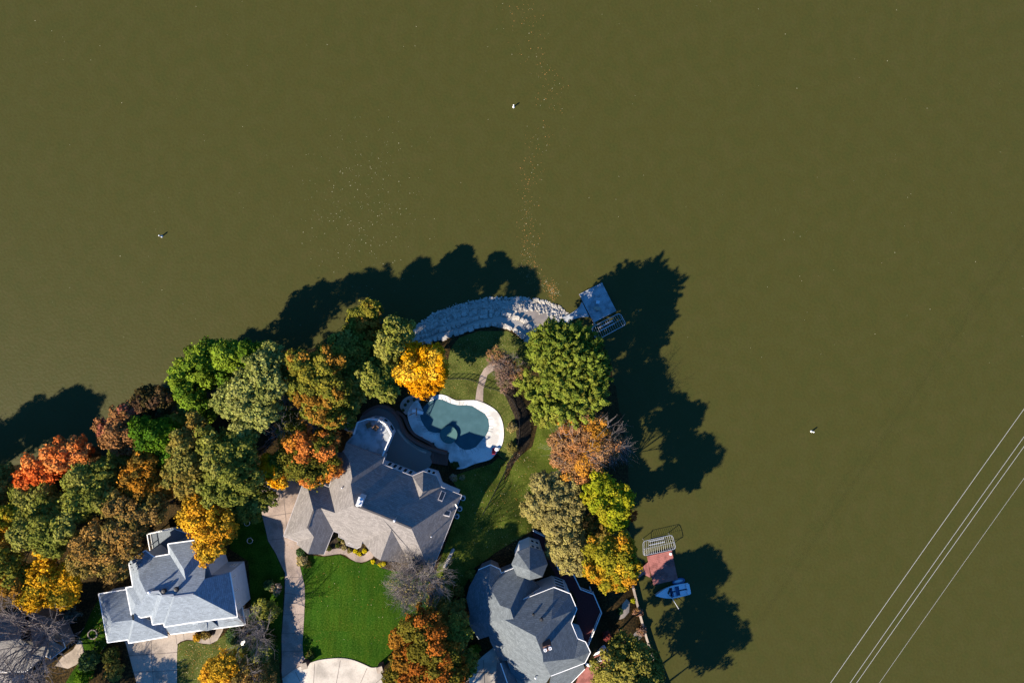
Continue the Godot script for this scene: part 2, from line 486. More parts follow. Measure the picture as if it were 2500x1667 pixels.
const ROOF_B_V := {"u0": Vector3(312.7, 1369.8, 12.76), "u1": Vector3(354.5, 1343.3, 13.02), "u2": Vector3(374.4, 1359, 12.87), "u3": Vector3(412.7, 1352.4, 12.85), "u4": Vector3(409, 1327.4, 12.9), "u5": Vector3(500.5, 1314.8, 12.89), "u6": Vector3(503, 1352, 12.95), "v5": Vector3(498.5, 1413, 15.68), "u7": Vector3(560.5, 1396.5, 12.9), "u8": Vector3(579, 1505.7, 12.9), "R0": Vector3(471.4, 1450.4, 17.06), "R1": Vector3(355.5, 1446.5, 16.28), "K": Vector3(452.5, 1415.7, 15.51), "K2": Vector3(447.9, 1390, 15.51), "X": Vector3(336, 1392, 13.84), "X2": Vector3(339, 1411.6, 14.4), "w0": Vector3(323.4, 1431, 13.09), "w1": Vector3(344.3, 1475, 15.2), "q0": Vector3(306.5, 1434.3, 12.46), "q1": Vector3(329.5, 1476.6, 14.79), "q2": Vector3(319.8, 1501.6, 12.92), "r1": Vector3(388, 1443, 16.89), "r2": Vector3(395.3, 1454, 16.91), "r3": Vector3(422.9, 1452, 17.05), "r4": Vector3(425, 1456.2, 17.03), "s0": Vector3(325.4, 1498, 13.17), "s1": Vector3(343.3, 1507.8, 12.87), "s2": Vector3(367.5, 1503.2, 12.97), "s3": Vector3(371.8, 1525, 12.86), "s4": Vector3(398.6, 1521, 12.92), "s5": Vector3(401, 1530.2, 12.89), "s6": Vector3(463, 1520.5, 12.91)}
const ROOF_B_F := ["u4 u3 K K2", "u4 u5 K2", "K2 u5 u6 K", "u2 u3 K u6 v5 R0 r4 r2 R1 X2", "u1 u2 X2 X", "u0 u1 X X2 R1 w1 w0", "v5 u7 u8 R0", "q0 w0 w1 q1", "q0 q1 q2", "R1 r1 s2 s1 s0 q2 q1 w1", "r1 r2 s3 s2", "r2 r3 s4 s3", "r3 r4 s5 s4", "r4 R0 u8 s6 s5"]
const ROOF_BL_V := {"c0": Vector3(240, 1449.6, 9.61), "c1": Vector3(306.5, 1439, 9.59), "c2": Vector3(261.6, 1568.5, 9.59), "c3": Vector3(311.6, 1561.3, 9.62), "c4": Vector3(313.7, 1570, 9.59), "c5": Vector3(408.6, 1553.7, 9.6), "h1": Vector3(272.5, 1519, 12.99), "h2": Vector3(322, 1513.5, 12.98), "h3": Vector3(327, 1515, 13.42), "k0": Vector3(325.4, 1498, 13.51), "k1": Vector3(403, 1530.5, 9.9), "k2": Vector3(317, 1490, 11.95)}
const ROOF_BL_F := ["c0 h1 c2", "c0 c1 k2 h2 h1", "h1 h2 c3 c2", "h2 h3 c4 c3", "h3 c5 c4", "k0 h3 c5 k1"]
const ROOF_BP_V := {"d0": Vector3(402, 1531, 10.86), "d1": Vector3(578.5, 1506.5, 10.94), "d2": Vector3(590.8, 1482, 9.6), "d3": Vector3(598, 1525, 9.6), "d4": Vector3(415, 1548.5, 9.6), "d5": Vector3(569, 1478, 11.31)}
const ROOF_BP_F := ["d0 d1 d3 d4", "d1 d5 d2 d3"]
const ROOF_T_V := {"t0": Vector3(1248.6, 1377, 12.4), "t1": Vector3(1262.3, 1346.8, 12.4), "t2": Vector3(1293.5, 1334.6, 12.4), "t3": Vector3(1327, 1346, 12.4), "t4": Vector3(1337.3, 1377, 12.4), "t5": Vector3(1324.6, 1408, 12.4), "t6": Vector3(1294.5, 1416, 12.4), "t7": Vector3(1262, 1405, 12.4), "T": Vector3(1293.5, 1392, 15.8)}
const ROOF_T_F := ["t0 t1 T", "t1 t2 T", "t2 t3 T", "t3 t4 T", "t4 t5 T", "t5 t6 T", "t6 t7 T", "t7 t0 T"]
const ROOF_C_V := {"a": Vector3(1167.8, 1391, 9.64), "b": Vector3(1197, 1378.5, 9.61), "c": Vector3(1221, 1389.6, 9.56), "d": Vector3(1223.6, 1399, 9.71), "ap": Vector3(1194, 1416, 11.99), "ap2": Vector3(1197.5, 1437, 12.09), "e": Vector3(1256, 1386, 9.66), "rn0": Vector3(1284, 1402, 11.62), "rn1": Vector3(1246, 1487, 15.12), "rn2": Vector3(1253.5, 1511, 15.19), "w1": Vector3(1145, 1433.5, 9.57), "w2": Vector3(1138.5, 1460, 9.54), "w3": Vector3(1146.5, 1497, 9.68), "k1": Vector3(1221, 1478, 13.93), "w4": Vector3(1145, 1524, 9.66), "w5": Vector3(1167.8, 1561, 9.58), "w6": Vector3(1194, 1553, 11.23), "w7": Vector3(1197, 1566.5, 10.35), "w8": Vector3(1210, 1593, 9.64), "w9": Vector3(1221, 1618, 9.59), "x0": Vector3(1277, 1463, 12.39), "x1": Vector3(1352.6, 1433.5, 12.13), "x2": Vector3(1392.5, 1449, 12.2), "x3": Vector3(1408.5, 1486.7, 12.2), "x4": Vector3(1395, 1521, 12.35), "Xp": Vector3(1346, 1512, 15.44), "y1": Vector3(1320, 1434, 8.92), "m0": Vector3(1231.6, 1513, 15.09), "m1": Vector3(1307.5, 1553.5, 17.15), "z1": Vector3(1325, 1599, 16.4), "z0": Vector3(1262, 1566, 14.55), "z2": Vector3(1245, 1551, 14.3), "x5": Vector3(1410, 1558.5, 12.24), "x6": Vector3(1429.7, 1566.5, 12.2), "x7": Vector3(1441.7, 1591.8, 12.2), "x8": Vector3(1428.4, 1618, 12.17), "Yp": Vector3(1402.5, 1607.7, 13.57), "Yq": Vector3(1326, 1616, 15.68), "s1": Vector3(1232, 1574.5, 12.28), "s2": Vector3(1249, 1582, 13.32), "s3": Vector3(1237, 1612, 11.09), "s4": Vector3(1266, 1578, 14.47), "s9": Vector3(1382, 1636, 12.21), "s10": Vector3(1345, 1650, 12.46), "s5": Vector3(1255, 1667, 8.25), "s6": Vector3(1318, 1690, 9.41), "s7": Vector3(1262, 1690, 9.6)}
const ROOF_C_F := ["a b ap", "b c d ap", "a ap ap2 w1", "d ap ap2", "d e rn0 rn1 k1 ap2", "w1 ap2 k1 w3 w2", "rn0 y1 x0 rn2 rn1", "k1 rn1 rn2 m0 w4 w3", "x0 x1 Xp m1 m0 rn2", "x1 x2 Xp", "x2 x3 Xp", "x3 x4 Xp", "Xp x4 x5 Yp Yq z1 m1", "x5 x6 Yp", "x6 x7 Yp", "x7 x8 Yp", "m0 m1 z1 z0 z2 w6 w5 w4", "w6 z2 z0 z1 s4 s2 s1 w8 w7", "w8 s1 s2 s3 w9", "s2 s4 z1 Yq s10 s6 s5 s3", "Yq Yp x8 s9 s10"]
# ---------------------------------------------------------------- plants
const PAL := {
	"yellow": [Color(0.66, 0.33, 0.010), Color(0.60, 0.25, 0.008), Color(0.66, 0.40, 0.03)],
	"gold": [Color(0.58, 0.32, 0.022), Color(0.50, 0.24, 0.018), Color(0.38, 0.23, 0.022)],
	"golden": [Color(0.64, 0.34, 0.018), Color(0.54, 0.29, 0.016), Color(0.30, 0.22, 0.02)],
	"fire": [Color(0.62, 0.165, 0.036), Color(0.54, 0.105, 0.022), Color(0.66, 0.24, 0.06)],
	"orange": [Color(0.50, 0.20, 0.026), Color(0.11, 0.105, 0.016), Color(0.50, 0.165, 0.034)],
	"rust": [Color(0.30, 0.095, 0.016), Color(0.13, 0.11, 0.016), Color(0.26, 0.12, 0.018)],
	"pink": [Color(0.29, 0.10, 0.055), Color(0.23, 0.11, 0.04), Color(0.32, 0.14, 0.05)],
	"umber": [Color(0.085, 0.05, 0.026), Color(0.11, 0.07, 0.028), Color(0.065, 0.05, 0.018)],
	"emerald": [Color(0.08, 0.15, 0.011), Color(0.105, 0.18, 0.015), Color(0.055, 0.12, 0.011)],
	"maple": [Color(0.12, 0.185, 0.017), Color(0.16, 0.22, 0.02), Color(0.08, 0.14, 0.014)],
	"sage": [Color(0.215, 0.225, 0.054), Color(0.245, 0.25, 0.064), Color(0.17, 0.185, 0.042)],
	"oak": [Color(0.175, 0.178, 0.030), Color(0.215, 0.208, 0.042), Color(0.125, 0.138, 0.024)],
	"oakrust": [Color(0.15, 0.15, 0.022), Color(0.19, 0.165, 0.022), Color(0.26, 0.13, 0.02)],
	"olive": [Color(0.22, 0.165, 0.034), Color(0.17, 0.155, 0.034), Color(0.26, 0.16, 0.034)],
	"brown": [Color(0.25, 0.15, 0.042), Color(0.19, 0.14, 0.034), Color(0.29, 0.16, 0.04)],
	"amber": [Color(0.38, 0.16, 0.018), Color(0.20, 0.105, 0.018), Color(0.12, 0.085, 0.018)],
	"tan": [Color(0.28, 0.235, 0.08), Color(0.23, 0.19, 0.065), Color(0.30, 0.25, 0.075)],
	"lime": [Color(0.27, 0.26, 0.014), Color(0.21, 0.23, 0.014), Color(0.31, 0.27, 0.018)],
	"goldgreen": [Color(0.37, 0.235, 0.017), Color(0.23, 0.20, 0.017), Color(0.43, 0.205, 0.017)],
	"birch": [Color(0.135, 0.165, 0.023), Color(0.165, 0.185, 0.026), Color(0.095, 0.13, 0.019)],
	"birchlight": [Color(0.19, 0.215, 0.03), Color(0.155, 0.185, 0.026), Color(0.20, 0.20, 0.032)],
	"peach": [Color(0.36, 0.16, 0.055), Color(0.28, 0.15, 0.065), Color(0.44, 0.20, 0.026)],
	"olivegreen": [Color(0.19, 0.17, 0.032), Color(0.14, 0.14, 0.028), Color(0.23, 0.20, 0.038)],
	"crab": [Color(0.20, 0.11, 0.075), Color(0.17, 0.11, 0.08), Color(0.22, 0.12, 0.05)],
	"spruce": [Color(0.07, 0.10, 0.085), Color(0.09, 0.12, 0.10), Color(0.06, 0.085, 0.07)],
	"shrub": [Color(0.05, 0.07, 0.016), Color(0.08, 0.085, 0.02), Color(0.12, 0.10, 0.025)],
	"juniper": [Color(0.055, 0.095, 0.03), Color(0.07, 0.11, 0.036), Color(0.045, 0.08, 0.026)],
	"mum": [Color(0.55, 0.42, 0.012), Color(0.48, 0.38, 0.012), Color(0.35, 0.30, 0.02)],
	"straw": [Color(0.24, 0.19, 0.06), Color(0.17, 0.15, 0.04), Color(0.28, 0.22, 0.09)],
	"redleaf": [Color(0.20, 0.045, 0.04), Color(0.16, 0.04, 0.035), Color(0.24, 0.07, 0.05)],
	"cream": [Color(0.36, 0.26, 0.18), Color(0.30, 0.20, 0.14), Color(0.30, 0.24, 0.10)],
	"pine": [Color(0.05, 0.07, 0.02), Color(0.065, 0.08, 0.02), Color(0.04, 0.06, 0.016)],
}

func foliage(lobes: Array, pal: Array, opt: Dictionary) -> ArrayMesh:
	# lobes: [centre, radius, half height]; boughs bulge out of each lobe and carry the leaves
	var v := PackedVector3Array()
	var n := PackedVector3Array()
	var c := PackedColorArray()
	var ix := PackedInt32Array()
	var leaf: float = opt.get("leaf", 0.33)
	var dens: float = opt.get("dens", 1.0)
	var long: float = opt.get("long", 1.0)
	var rough: float = opt.get("rough", 1.0)
	var mixing: float = opt.get("mix", 0.0)
	var frond: float = opt.get("frond", 0.0)
	for L in lobes:
		var ctr: Vector3 = L[0]
		var r: float = L[1]
		var ry: float = L[2]
		var br: float = clampf(r * 0.36, 0.12, opt.get("clump", 1.15))
		var cnt := maxi(3, int(opt.get("fill", 2.9) * (r / br) * (r / br)))
		var per := int(clampf(opt.get("leaves", 16.0) * br * br / (leaf * leaf * long), 30.0, 360.0) * dens)
		for shell in 2:
			var m := cnt if shell == 0 else int(cnt * 0.3)
			var off := fl() * TAU
			for i in m:
				var y := 1.0 - (i + 0.5) / m * 1.4
				var hr := sqrt(maxf(0.0, 1.0 - y * y))
				var th := 2.399963 * i + off + fl() * 0.7
				var d := Vector3(cos(th) * hr, y, sin(th) * hr)
				var q := ctr * 0.3 + d * 2.0
				var k := 0.83 + 0.40 * rough * noise_a.get_noise_3d(q.x * 22.0, q.y * 22.0, q.z * 22.0) + (fl() - 0.5) * 0.34 * rough
				if shell == 1:
					k *= 0.6
				var p := ctr + Vector3(d.x * (r - br * 0.5), d.y * (ry - br * 0.4), d.z * (r - br * 0.5)) * k
				var pn := noise_b.get_noise_3d(p.x * 9.0, p.y * 9.0, p.z * 9.0) + (fl() - 0.5) * 0.62
				var base: Color = pal[0]
				if pn > 0.12 - mixing:
					base = pal[1]
				elif pn < -0.16:
					base = pal[2]
				var cb := 0.78 + fl() * 0.40
				var rr := br * (0.62 + fl() * 0.62)
				var ax := 0.8 + fl() * 0.5
				var az := 2.1 - ax
				var pj := int(per * rr * rr / (br * br * 0.9)) + 4
				var ph := p.x * 3.1 + p.z * 1.7
				for j in pj:
					var u := (un() + d * 0.45 + Vector3(0, 0.25, 0)).normalized()
					var s := leaf * (0.62 + fl() * 0.66)
					# smaller bunches on the bough
					var bun := 0.86 + 0.20 * sin(u.x * 5.0 + ph) * sin(u.z * 5.5 + ph * 1.3) + 0.10 * sin(u.y * 7.0 + ph)
					var pos := p + Vector3(u.x * ax, u.y * 0.8, u.z * az) * rr * (bun + (fl() - 0.7) * 0.3)
					if frond > 0.0:
						pos = p + Vector3(u.x, u.y, u.z) * rr * 0.62 * (bun + (fl() - 0.7) * 0.3) + d * u.dot(d) * rr * frond
					if fl() < 0.09:
						pos += un() * rr * 0.5
					var nn := (u * 0.85 + un() * 0.6 + Vector3(0, 0.22, 0)).normalized()
					var t := nn.cross(un()).normalized()
					if long > 1.0:
						t = (t + (d + Vector3(0, 0.5, 0)) * 1.3)
						t = (t - nn * nn.dot(t)).normalized()
					var b := nn.cross(t) * s * 0.44
					t *= s * 0.62 * long
					var k0 := v.size()
					v.append(pos - t); v.append(pos + b); v.append(pos + t); v.append(pos - b)
					n.append(nn); n.append(nn); n.append(nn); n.append(nn)
					var g := cb * (0.78 + fl() * 0.44)
					var col := Color(base.r * g, base.g * g * (0.94 + fl() * 0.12), base.b * g)
					c.append(col); c.append(col); c.append(col); c.append(col)
					ix.append(k0); ix.append(k0 + 1); ix.append(k0 + 2); ix.append(k0); ix.append(k0 + 2); ix.append(k0 + 3)
	var a := []
	a.resize(Mesh.ARRAY_MAX)
	a[Mesh.ARRAY_VERTEX] = v
	a[Mesh.ARRAY_NORMAL] = n
	a[Mesh.ARRAY_COLOR] = c
	a[Mesh.ARRAY_INDEX] = ix
	tris += ix.size() / 3
	var mesh := ArrayMesh.new()
	mesh.add_surface_from_arrays(Mesh.PRIMITIVE_TRIANGLES, a)
	return mesh

func limbs(st: SurfaceTool, base: Vector3, lobes: Array, thick: float) -> void:
	var top: Vector3 = lobes[0][0]
	var fork := base.lerp(top, 0.45)
	tube(st, base - Vector3(0, 0.4, 0), base + Vector3(0, 0.5, 0), thick * 1.35, thick, 7)
	tube(st, base + Vector3(0, 0.5, 0), fork, thick, thick * 0.75, 7)
	tube(st, fork, top, thick * 0.72, thick * 0.3, 6)
	for L in lobes:
		var ctr: Vector3 = L[0]
		var r: float = L[1]
		var ry: float = L[2]
		if L != lobes[0]:
			tube(st, fork, ctr - Vector3(0, ry * 0.3, 0), thick * 0.5, thick * 0.25, 5)
		for i in 9:
			var d := un()
			d.y = absf(d.y) * 0.6 + 0.1
			var e := ctr + Vector3(d.x * r, d.y * ry, d.z * r) * 0.8
			var s := fork.lerp(ctr, 0.2 + fl() * 0.6)
			var mid := s.lerp(e, 0.5) + un() * r * 0.1
			tube(st, s, mid, thick * 0.3, thick * 0.17, 4)
			tube(st, mid, e, thick * 0.17, thick * 0.05, 4)

func twigs(st: SurfaceTool, a: Vector3, dir: Vector3, length: float, r: float, level: int) -> void:
	var b := a + dir * length
	var bend := (dir + un() * 0.14).normalized()
	var mid := a + bend * length * 0.5
	tube(st, a, mid, r, r * 0.8, 3 if level < 3 else 5)
	tube(st, mid, b, r * 0.8, r * 0.55, 3 if level < 3 else 5)
	if level == 0:
		return
	var k := 5 if level > 1 else 4
	for i in k:
		var t := 0.35 + 0.65 * (i + fl() * 0.6) / k
		var d := (dir * 0.9 + un() * 0.75 + Vector3(0, 0.12, 0)).normalized()
		twigs(st, a.lerp(b, minf(t, 1.0)), d, length * (0.52 + fl() * 0.25), maxf(r * 0.5, 0.011), level - 1)

func bare_wood(base: Vector3, centre: Vector3, r: float, top: float, thick: float, n := 9, levels := 3) -> ArrayMesh:
	var st := st_new()
	var fork := base + Vector3(0, maxf(1.2, (top - base.y) * 0.28), 0)
	fork.x = lerpf(fork.x, centre.x, 0.3)
	fork.z = lerpf(fork.z, centre.z, 0.3)
	tube(st, base - Vector3(0, 0.4, 0), fork, thick * 1.2, thick, 7)
	for i in n:
		var th := TAU * (i + fl() * 0.5) / n
		var rad := r * (0.55 + 0.3 * fl())
		var tip := Vector3(centre.x + cos(th) * rad, lerpf(fork.y, top, 0.45 + fl() * 0.5), centre.z + sin(th) * rad)
		var d := tip - fork
		twigs(st, fork, d.normalized(), d.length() * 0.72, thick * 0.5, levels)
	return done(st)

func tree(called: String, label: String, pal: String, lobes_px: Array, opt := {}, category := "tree", group := "trees along the shore and between the houses") -> Node3D:
	var lobes := []
	var p0: Array = lobes_px[0]
	var g := on_ground(p0[0], p0[1]).y
	for i in 3:
		var c0 := at(p0[0], p0[1], g + p0[3] - p0[2] / PX * 0.8)
		g = maxf(0.1, ground(c0.x, c0.z))
	for L in lobes_px:
		var top: float = g + L[3]
		var r: float = L[2] / PX
		r *= 1.0 - (top - r * 0.6) / CAM_H
		var ry: float = minf(r * opt.get("tall", 0.9), L[3] * 0.46)
		lobes.append([at(L[0], L[1], top - ry * 0.75), r * 0.97, ry])
	var c1: Vector3 = lobes[0][0]
	var base := Vector3(c1.x, g, c1.z)
	if opt.has("trunk_at"):
		base = on_ground(opt.trunk_at[0], opt.trunk_at[1])
	var o := thing(called, label, category, base, group)
	var thick: float = clampf(lobes[0][1] * 0.055, 0.05, 0.34)
	if opt.get("bare", 0.0) > 0.0:
		var st_mesh := bare_wood(base, c1, lobes[0][1], lobes[0][0].y + lobes[0][2], thick, opt.get("limbs", 9), opt.get("levels", 3))
		put("trunk", st_mesh, M.twig, o)
	else:
		var st := st_new()
		limbs(st, base, lobes, thick)
		put("trunk", done(st), M.bark, o)
	if opt.get("dens", 1.0) > 0.02:
		put("crown", foliage(lobes, PAL[pal], opt), M.leaf, o)
	return o

func shrub(called: String, label: String, pal: String, px: float, py: float, rpx: float, opt := {}, group := "shrubs in the gardens") -> void:
	var p := on_ground(px, py)
	var r := rpx / PX
	var o := thing(called, label, "shrub", p, group)
	var st := st_new()
	for i in 5:
		var d := un()
		tube(st, p - Vector3(0, 0.1, 0), p + Vector3(d.x * r * 0.5, r * (0.5 + absf(d.y) * 0.4), d.z * r * 0.5), 0.03, 0.012, 4)
	put("stem", done(st), M.bark, o)
	var op := {"leaf": clampf(r * 0.22, 0.09, 0.24), "clump": 0.4, "rough": 0.7, "leaves": 12.0}
	op.merge(opt, true)
	var hh: float = r * opt.get("tall", 0.8)
	put("leaves", foliage([[p + Vector3(0, hh * 0.75, 0), r * 0.9, hh]], PAL[pal], op), M.leaf, o)

# ---------------------------------------------------------------- houses
func roof_point(V: Dictionary, F: Array, px: float, py: float) -> Vector3:
	for f in F:
		var ks: PackedStringArray = f.split(" ")
		var poly := PackedVector2Array()
		for k in ks:
			poly.append(Vector2(V[k].x, V[k].y))
		if not Geometry2D.is_point_in_polygon(Vector2(px, py), poly):
			continue
		var idx := Geometry2D.triangulate_polygon(poly)
		for i in range(0, idx.size(), 3):
			var a := poly[idx[i]]
			var b := poly[idx[i + 1]]
			var c := poly[idx[i + 2]]
			if Geometry2D.point_is_inside_triangle(Vector2(px, py), a, b, c):
				var den := (b.y - c.y) * (a.x - c.x) + (c.x - b.x) * (a.y - c.y)
				var u := ((b.y - c.y) * (px - c.x) + (c.x - b.x) * (py - c.y)) / den
				var w := ((c.y - a.y) * (px - c.x) + (a.x - c.x) * (py - c.y)) / den
				var inv: float = u / (CAM_H - V[ks[idx[i]]].z) + w / (CAM_H - V[ks[idx[i + 1]]].z) + (1.0 - u - w) / (CAM_H - V[ks[idx[i + 2]]].z)
				return at(px, py, CAM_H - 1.0 / inv)
	return at(px, py, 10.0)

func vert(V: Dictionary, k: String) -> Vector3:
	return at(V[k].x, V[k].y, V[k].z)

func roof(parent: Node3D, V: Dictionary, F: Array, m: Material) -> void:
	for f in F:
		var ks: PackedStringArray = f.split(" ")
		var p2 := PackedVector2Array()
		var p3 := []
		var mid := Vector3.ZERO
		for k in ks:
			p2.append(Vector2(V[k].x, V[k].y))
			p3.append(vert(V, k))
			mid += p3[-1]
		mid /= ks.size()
		var nrm := Vector3.ZERO          # area-weighted normal of the slope
		for i in p3.size():
			nrm += (p3[i] - mid).cross(p3[(i + 1) % p3.size()] - mid)
		if nrm.y < 0.0:
			nrm = -nrm
		nrm = nrm.normalized()
		var along := Vector3.UP.cross(nrm).normalized()
		var up := nrm.cross(along)
		var idx := Geometry2D.triangulate_polygon(p2)
		if idx.is_empty():
			print("roof slope does not triangulate: ", f)
			continue
		var st := SurfaceTool.new()
		st.begin(Mesh.PRIMITIVE_TRIANGLES)
		for i in range(0, idx.size(), 3):
			var t := [p3[idx[i]], p3[idx[i + 1]], p3[idx[i + 2]]]
			if (t[2] - t[0]).cross(t[1] - t[0]).y < 0.0:
				t.reverse()
			for q in t:
				st.set_normal(nrm)
				st.set_uv(Vector2(q.dot(along), -q.dot(up)))
				st.set_uv2(Vector2(q.dot(along), -q.dot(up)))
				st.add_vertex(q)
		var n := p3.size()
		for i in n:
			var a: Vector3 = p3[i]
			var b: Vector3 = p3[(i + 1) % n]
			var dn := Vector3(0, -0.16, 0)
			var out := (b - a).cross(Vector3.UP)
			if out.dot((a + b) * 0.5 - mid) < 0.0:
				out = -out
			var q := [a, b, b + dn, a, b + dn, a + dn]
			if (q[2] - q[0]).cross(q[1] - q[0]).dot(out) < 0.0:
				q = [a, b + dn, b, a, a + dn, b + dn]
			for e in q:
				st.set_normal(out.normalized())
				st.set_uv(Vector2(0.1, 0.1))
				st.set_uv2(Vector2(0.1, 0.1))
				st.add_vertex(e)
		put("roof_slope", st.commit(), m, parent)

func fascia(parent: Node3D, V: Dictionary, chains: Array, m: Material, called := "gutter", w := 0.16) -> void:
	for ch in chains:
		var ks: PackedStringArray = ch.split(" ")
		for i in ks.size() - 1:
			var a := vert(V, ks[i])
			var b := vert(V, ks[i + 1])
			var st := st_new()
			bar(st, a + Vector3(0, -0.03, 0), b + Vector3(0, -0.03, 0), w, 0.17)
			put(called, done(st), m, parent)

func ridges(parent: Node3D, V: Dictionary, chains: Array, m: Material) -> void:
	for ch in chains:
		var ks: PackedStringArray = ch.split(" ")
		for i in ks.size() - 1:
			var st := st_new()
			bar(st, vert(V, ks[i]) + Vector3(0, 0.01, 0), vert(V, ks[i + 1]) + Vector3(0, 0.01, 0), 0.26, 0.05)
			put("ridge_cap", done(st), m, parent)

func walls(parent: Node3D, poly: PackedVector2Array, y0: float, y1: float, m: Material, inset := 0.45) -> void:
	for p in Geometry2D.offset_polygon(ccw(poly), -inset, Geometry2D.JOIN_MITER):
		var st := st_new()
		prism(st, p, y0, y1)
		put("wall", done(st), m, parent)

func window_row(parent: Node3D, a: Vector2, b: Vector2, y0: float, y1: float, count: int, inward: Vector2, inset := 0.45, margin := 0.3, gap := 0.25, m_frame: Material = null) -> void:
	# windows along the wall below the eave a-b; inward points into the house
	var dir := (b - a).normalized()
	var nrm := Vector2(dir.y, -dir.x)
	if nrm.dot(inward) > 0.0:
		nrm = -nrm
	var length := a.distance_to(b) - margin * 2.0
	var w := (length - gap * (count - 1)) / count
	for i in count:
		var c := a - nrm * inset + dir * (margin + w * 0.5 + i * (w + gap))
		var basis := Basis(Vector3(dir.x, 0, dir.y), Vector3.UP, Vector3(nrm.x, 0, nrm.y))
		var ctr := Vector3(c.x, (y0 + y1) * 0.5, c.y)
		var n3 := Vector3(nrm.x, 0, nrm.y)
		var o := Node3D.new()
		o.name = "window"
		parent.add_child(o, true)
		o.position = ctr - parent.position
		var st := st_new()
		var hh := y1 - y0
		for s in [-1.0, 1.0]:
			box(st, ctr + n3 * 0.03 + basis.x * s * (w * 0.5 - 0.05), Vector3(0.1, hh, 0.1), basis)
			box(st, ctr + n3 * 0.03 + Vector3(0, s * (hh * 0.5 - 0.05), 0), Vector3(w - 0.2, 0.1, 0.1), basis)
		put("frame", done(st), m_frame if m_frame else M.white, o)
		st = st_new()
		box(st, ctr + n3 * 0.012, Vector3(w - 0.19, hh - 0.19, 0.03), basis)
		put("pane", done(st), M.glass, o)

func pipe(parent: Node3D, p: Vector3, h: float, r: float, m: Material, cap: Material, called := "vent_pipe") -> void:
	var st := st_new()
	tube(st, p - Vector3(0, 0.3, 0), p + Vector3(0, h, 0), r, r, 8)
	var o := put(called, done(st), m, parent)
	st = st_new()
	lathe(st, p + Vector3(0, h, 0), [[r, 0.0], [r * 1.9, 0.04], [r * 1.9, 0.12], [r * 1.2, 0.24], [0.0, 0.28]], 10)
	put("cap", done(st), cap, o)

func railing(parent: Node3D, pts: Array, y: float, h: float, m: Material, closed := false, step := 1.8) -> void:
	# posts, a top and a bottom rail and thin balusters along a line of points (Vector2)
	var n := pts.size()
	for i in (n if closed else n - 1):
		var a: Vector2 = pts[i]
		var b: Vector2 = pts[(i + 1) % n]
		var a3 := Vector3(a.x, y, a.y)
		var b3 := Vector3(b.x, y, b.y)
		var st := st_new()
		bar(st, a3 + Vector3(0, h, 0), b3 + Vector3(0, h, 0), 0.14, 0.06)
		put("top_rail", done(st), m, parent)
		st = st_new()
		bar(st, a3 + Vector3(0, 0.12, 0), b3 + Vector3(0, 0.12, 0), 0.06, 0.06)
		put("bottom_rail", done(st), m, parent)
		st = st_new()
		var cnt := int(a.distance_to(b) / 0.16)
		for k in range(1, cnt):
			var c := a3.lerp(b3, float(k) / cnt)
			box(st, c + Vector3(0, h * 0.5 + 0.06, 0), Vector3(0.025, h - 0.15, 0.025))
		if cnt > 1:
			put("balusters", done(st), m, parent).set_meta("kind", "stuff")
		var posts := maxi(1, int(a.distance_to(b) / step))
		for k in posts:
			st = st_new()
			var c := a3.lerp(b3, float(k) / posts)
			box(st, c + Vector3(0, h * 0.5, 0), Vector3(0.12, h + 0.16, 0.12))
			put("post", done(st), m, parent)

func sheet(called: String, list: Array, m: Material, lift: float, curve := 0) -> MeshInstance3D:
	return struct(called, drape(flat_g(smooth(list, curve) if curve else list), lift), m)

func joints(parent: Node3D, pairs: Array, w := 0.07) -> void:
	for q in pairs:
		var a := on_ground(q[0], q[1])
		var b := on_ground(q[2], q[3])
		var d := Vector2(b.x - a.x, b.z - a.z).normalized()
		var s := Vector2(-d.y, d.x) * w * 0.5
		var p := PackedVector2Array([Vector2(a.x, a.z) + s, Vector2(b.x, b.z) + s, Vector2(b.x, b.z) - s, Vector2(a.x, a.z) - s])
		put("joint", drape(p, 0.075), M.joint, parent)

func boulder(sd: int, r: Vector3) -> ArrayMesh:
	# a rough block: a rounded box pushed about by noise
	var st := st_new()
	var nz := FastNoiseLite.new()
	nz.seed = sd
	nz.frequency = 0.9
	var n := 4
	for face in 6:
		for i in n:
			for j in n:
				var q := []
				for e in [[0, 0], [1, 0], [1, 1], [0, 1]]:
					var u: float = (i + e[0]) * 2.0 / n - 1.0
					var w: float = (j + e[1]) * 2.0 / n - 1.0
					var p: Vector3 = [Vector3(1, u, w), Vector3(-1, u, w), Vector3(u, 1, w), Vector3(u, -1, w), Vector3(u, w, 1), Vector3(u, w, -1)][face]
					p = p.normalized().lerp(p * 0.8, 0.55)
					p *= 1.0 + 0.28 * nz.get_noise_3dv(p * 1.2)
					q.append(p * r)
				quad(st, q[0], q[1], q[2], q[3], q[0] + q[2])
	return done(st)
# ---------------------------------------------------------------- the scene
func _ready() -> void:
	var t0 := Time.get_ticks_msec()
	rng.seed = 77
	for i in 16384:
		floats.append(rng.randf())
		var z := rng.randf_range(-1.0, 1.0)
		var a := rng.randf() * TAU
		var s := sqrt(1.0 - z * z)
		units.append(Vector3(cos(a) * s, z, sin(a) * s))
	noise_a.seed = 5
	noise_a.frequency = 0.02
	noise_b.seed = 9
	noise_b.frequency = 0.02
	set_camera_and_light()
	make_materials()
	set_zones()
	make_heights()
	print("heights ", Time.get_ticks_msec() - t0)
	build_setting()
	print("setting ", Time.get_ticks_msec() - t0)
	build_shore()
	build_pool()
	build_house_brown()
	build_house_grey()
	build_house_tower()
	build_house_corner()
	print("houses ", Time.get_ticks_msec() - t0)
	build_yard()
	build_docks()
	build_power_lines()
	build_garden()
	print("garden ", Time.get_ticks_msec() - t0)
	build_trees()
	print("trees ", Time.get_ticks_msec() - t0, " leaf triangles ", tris)

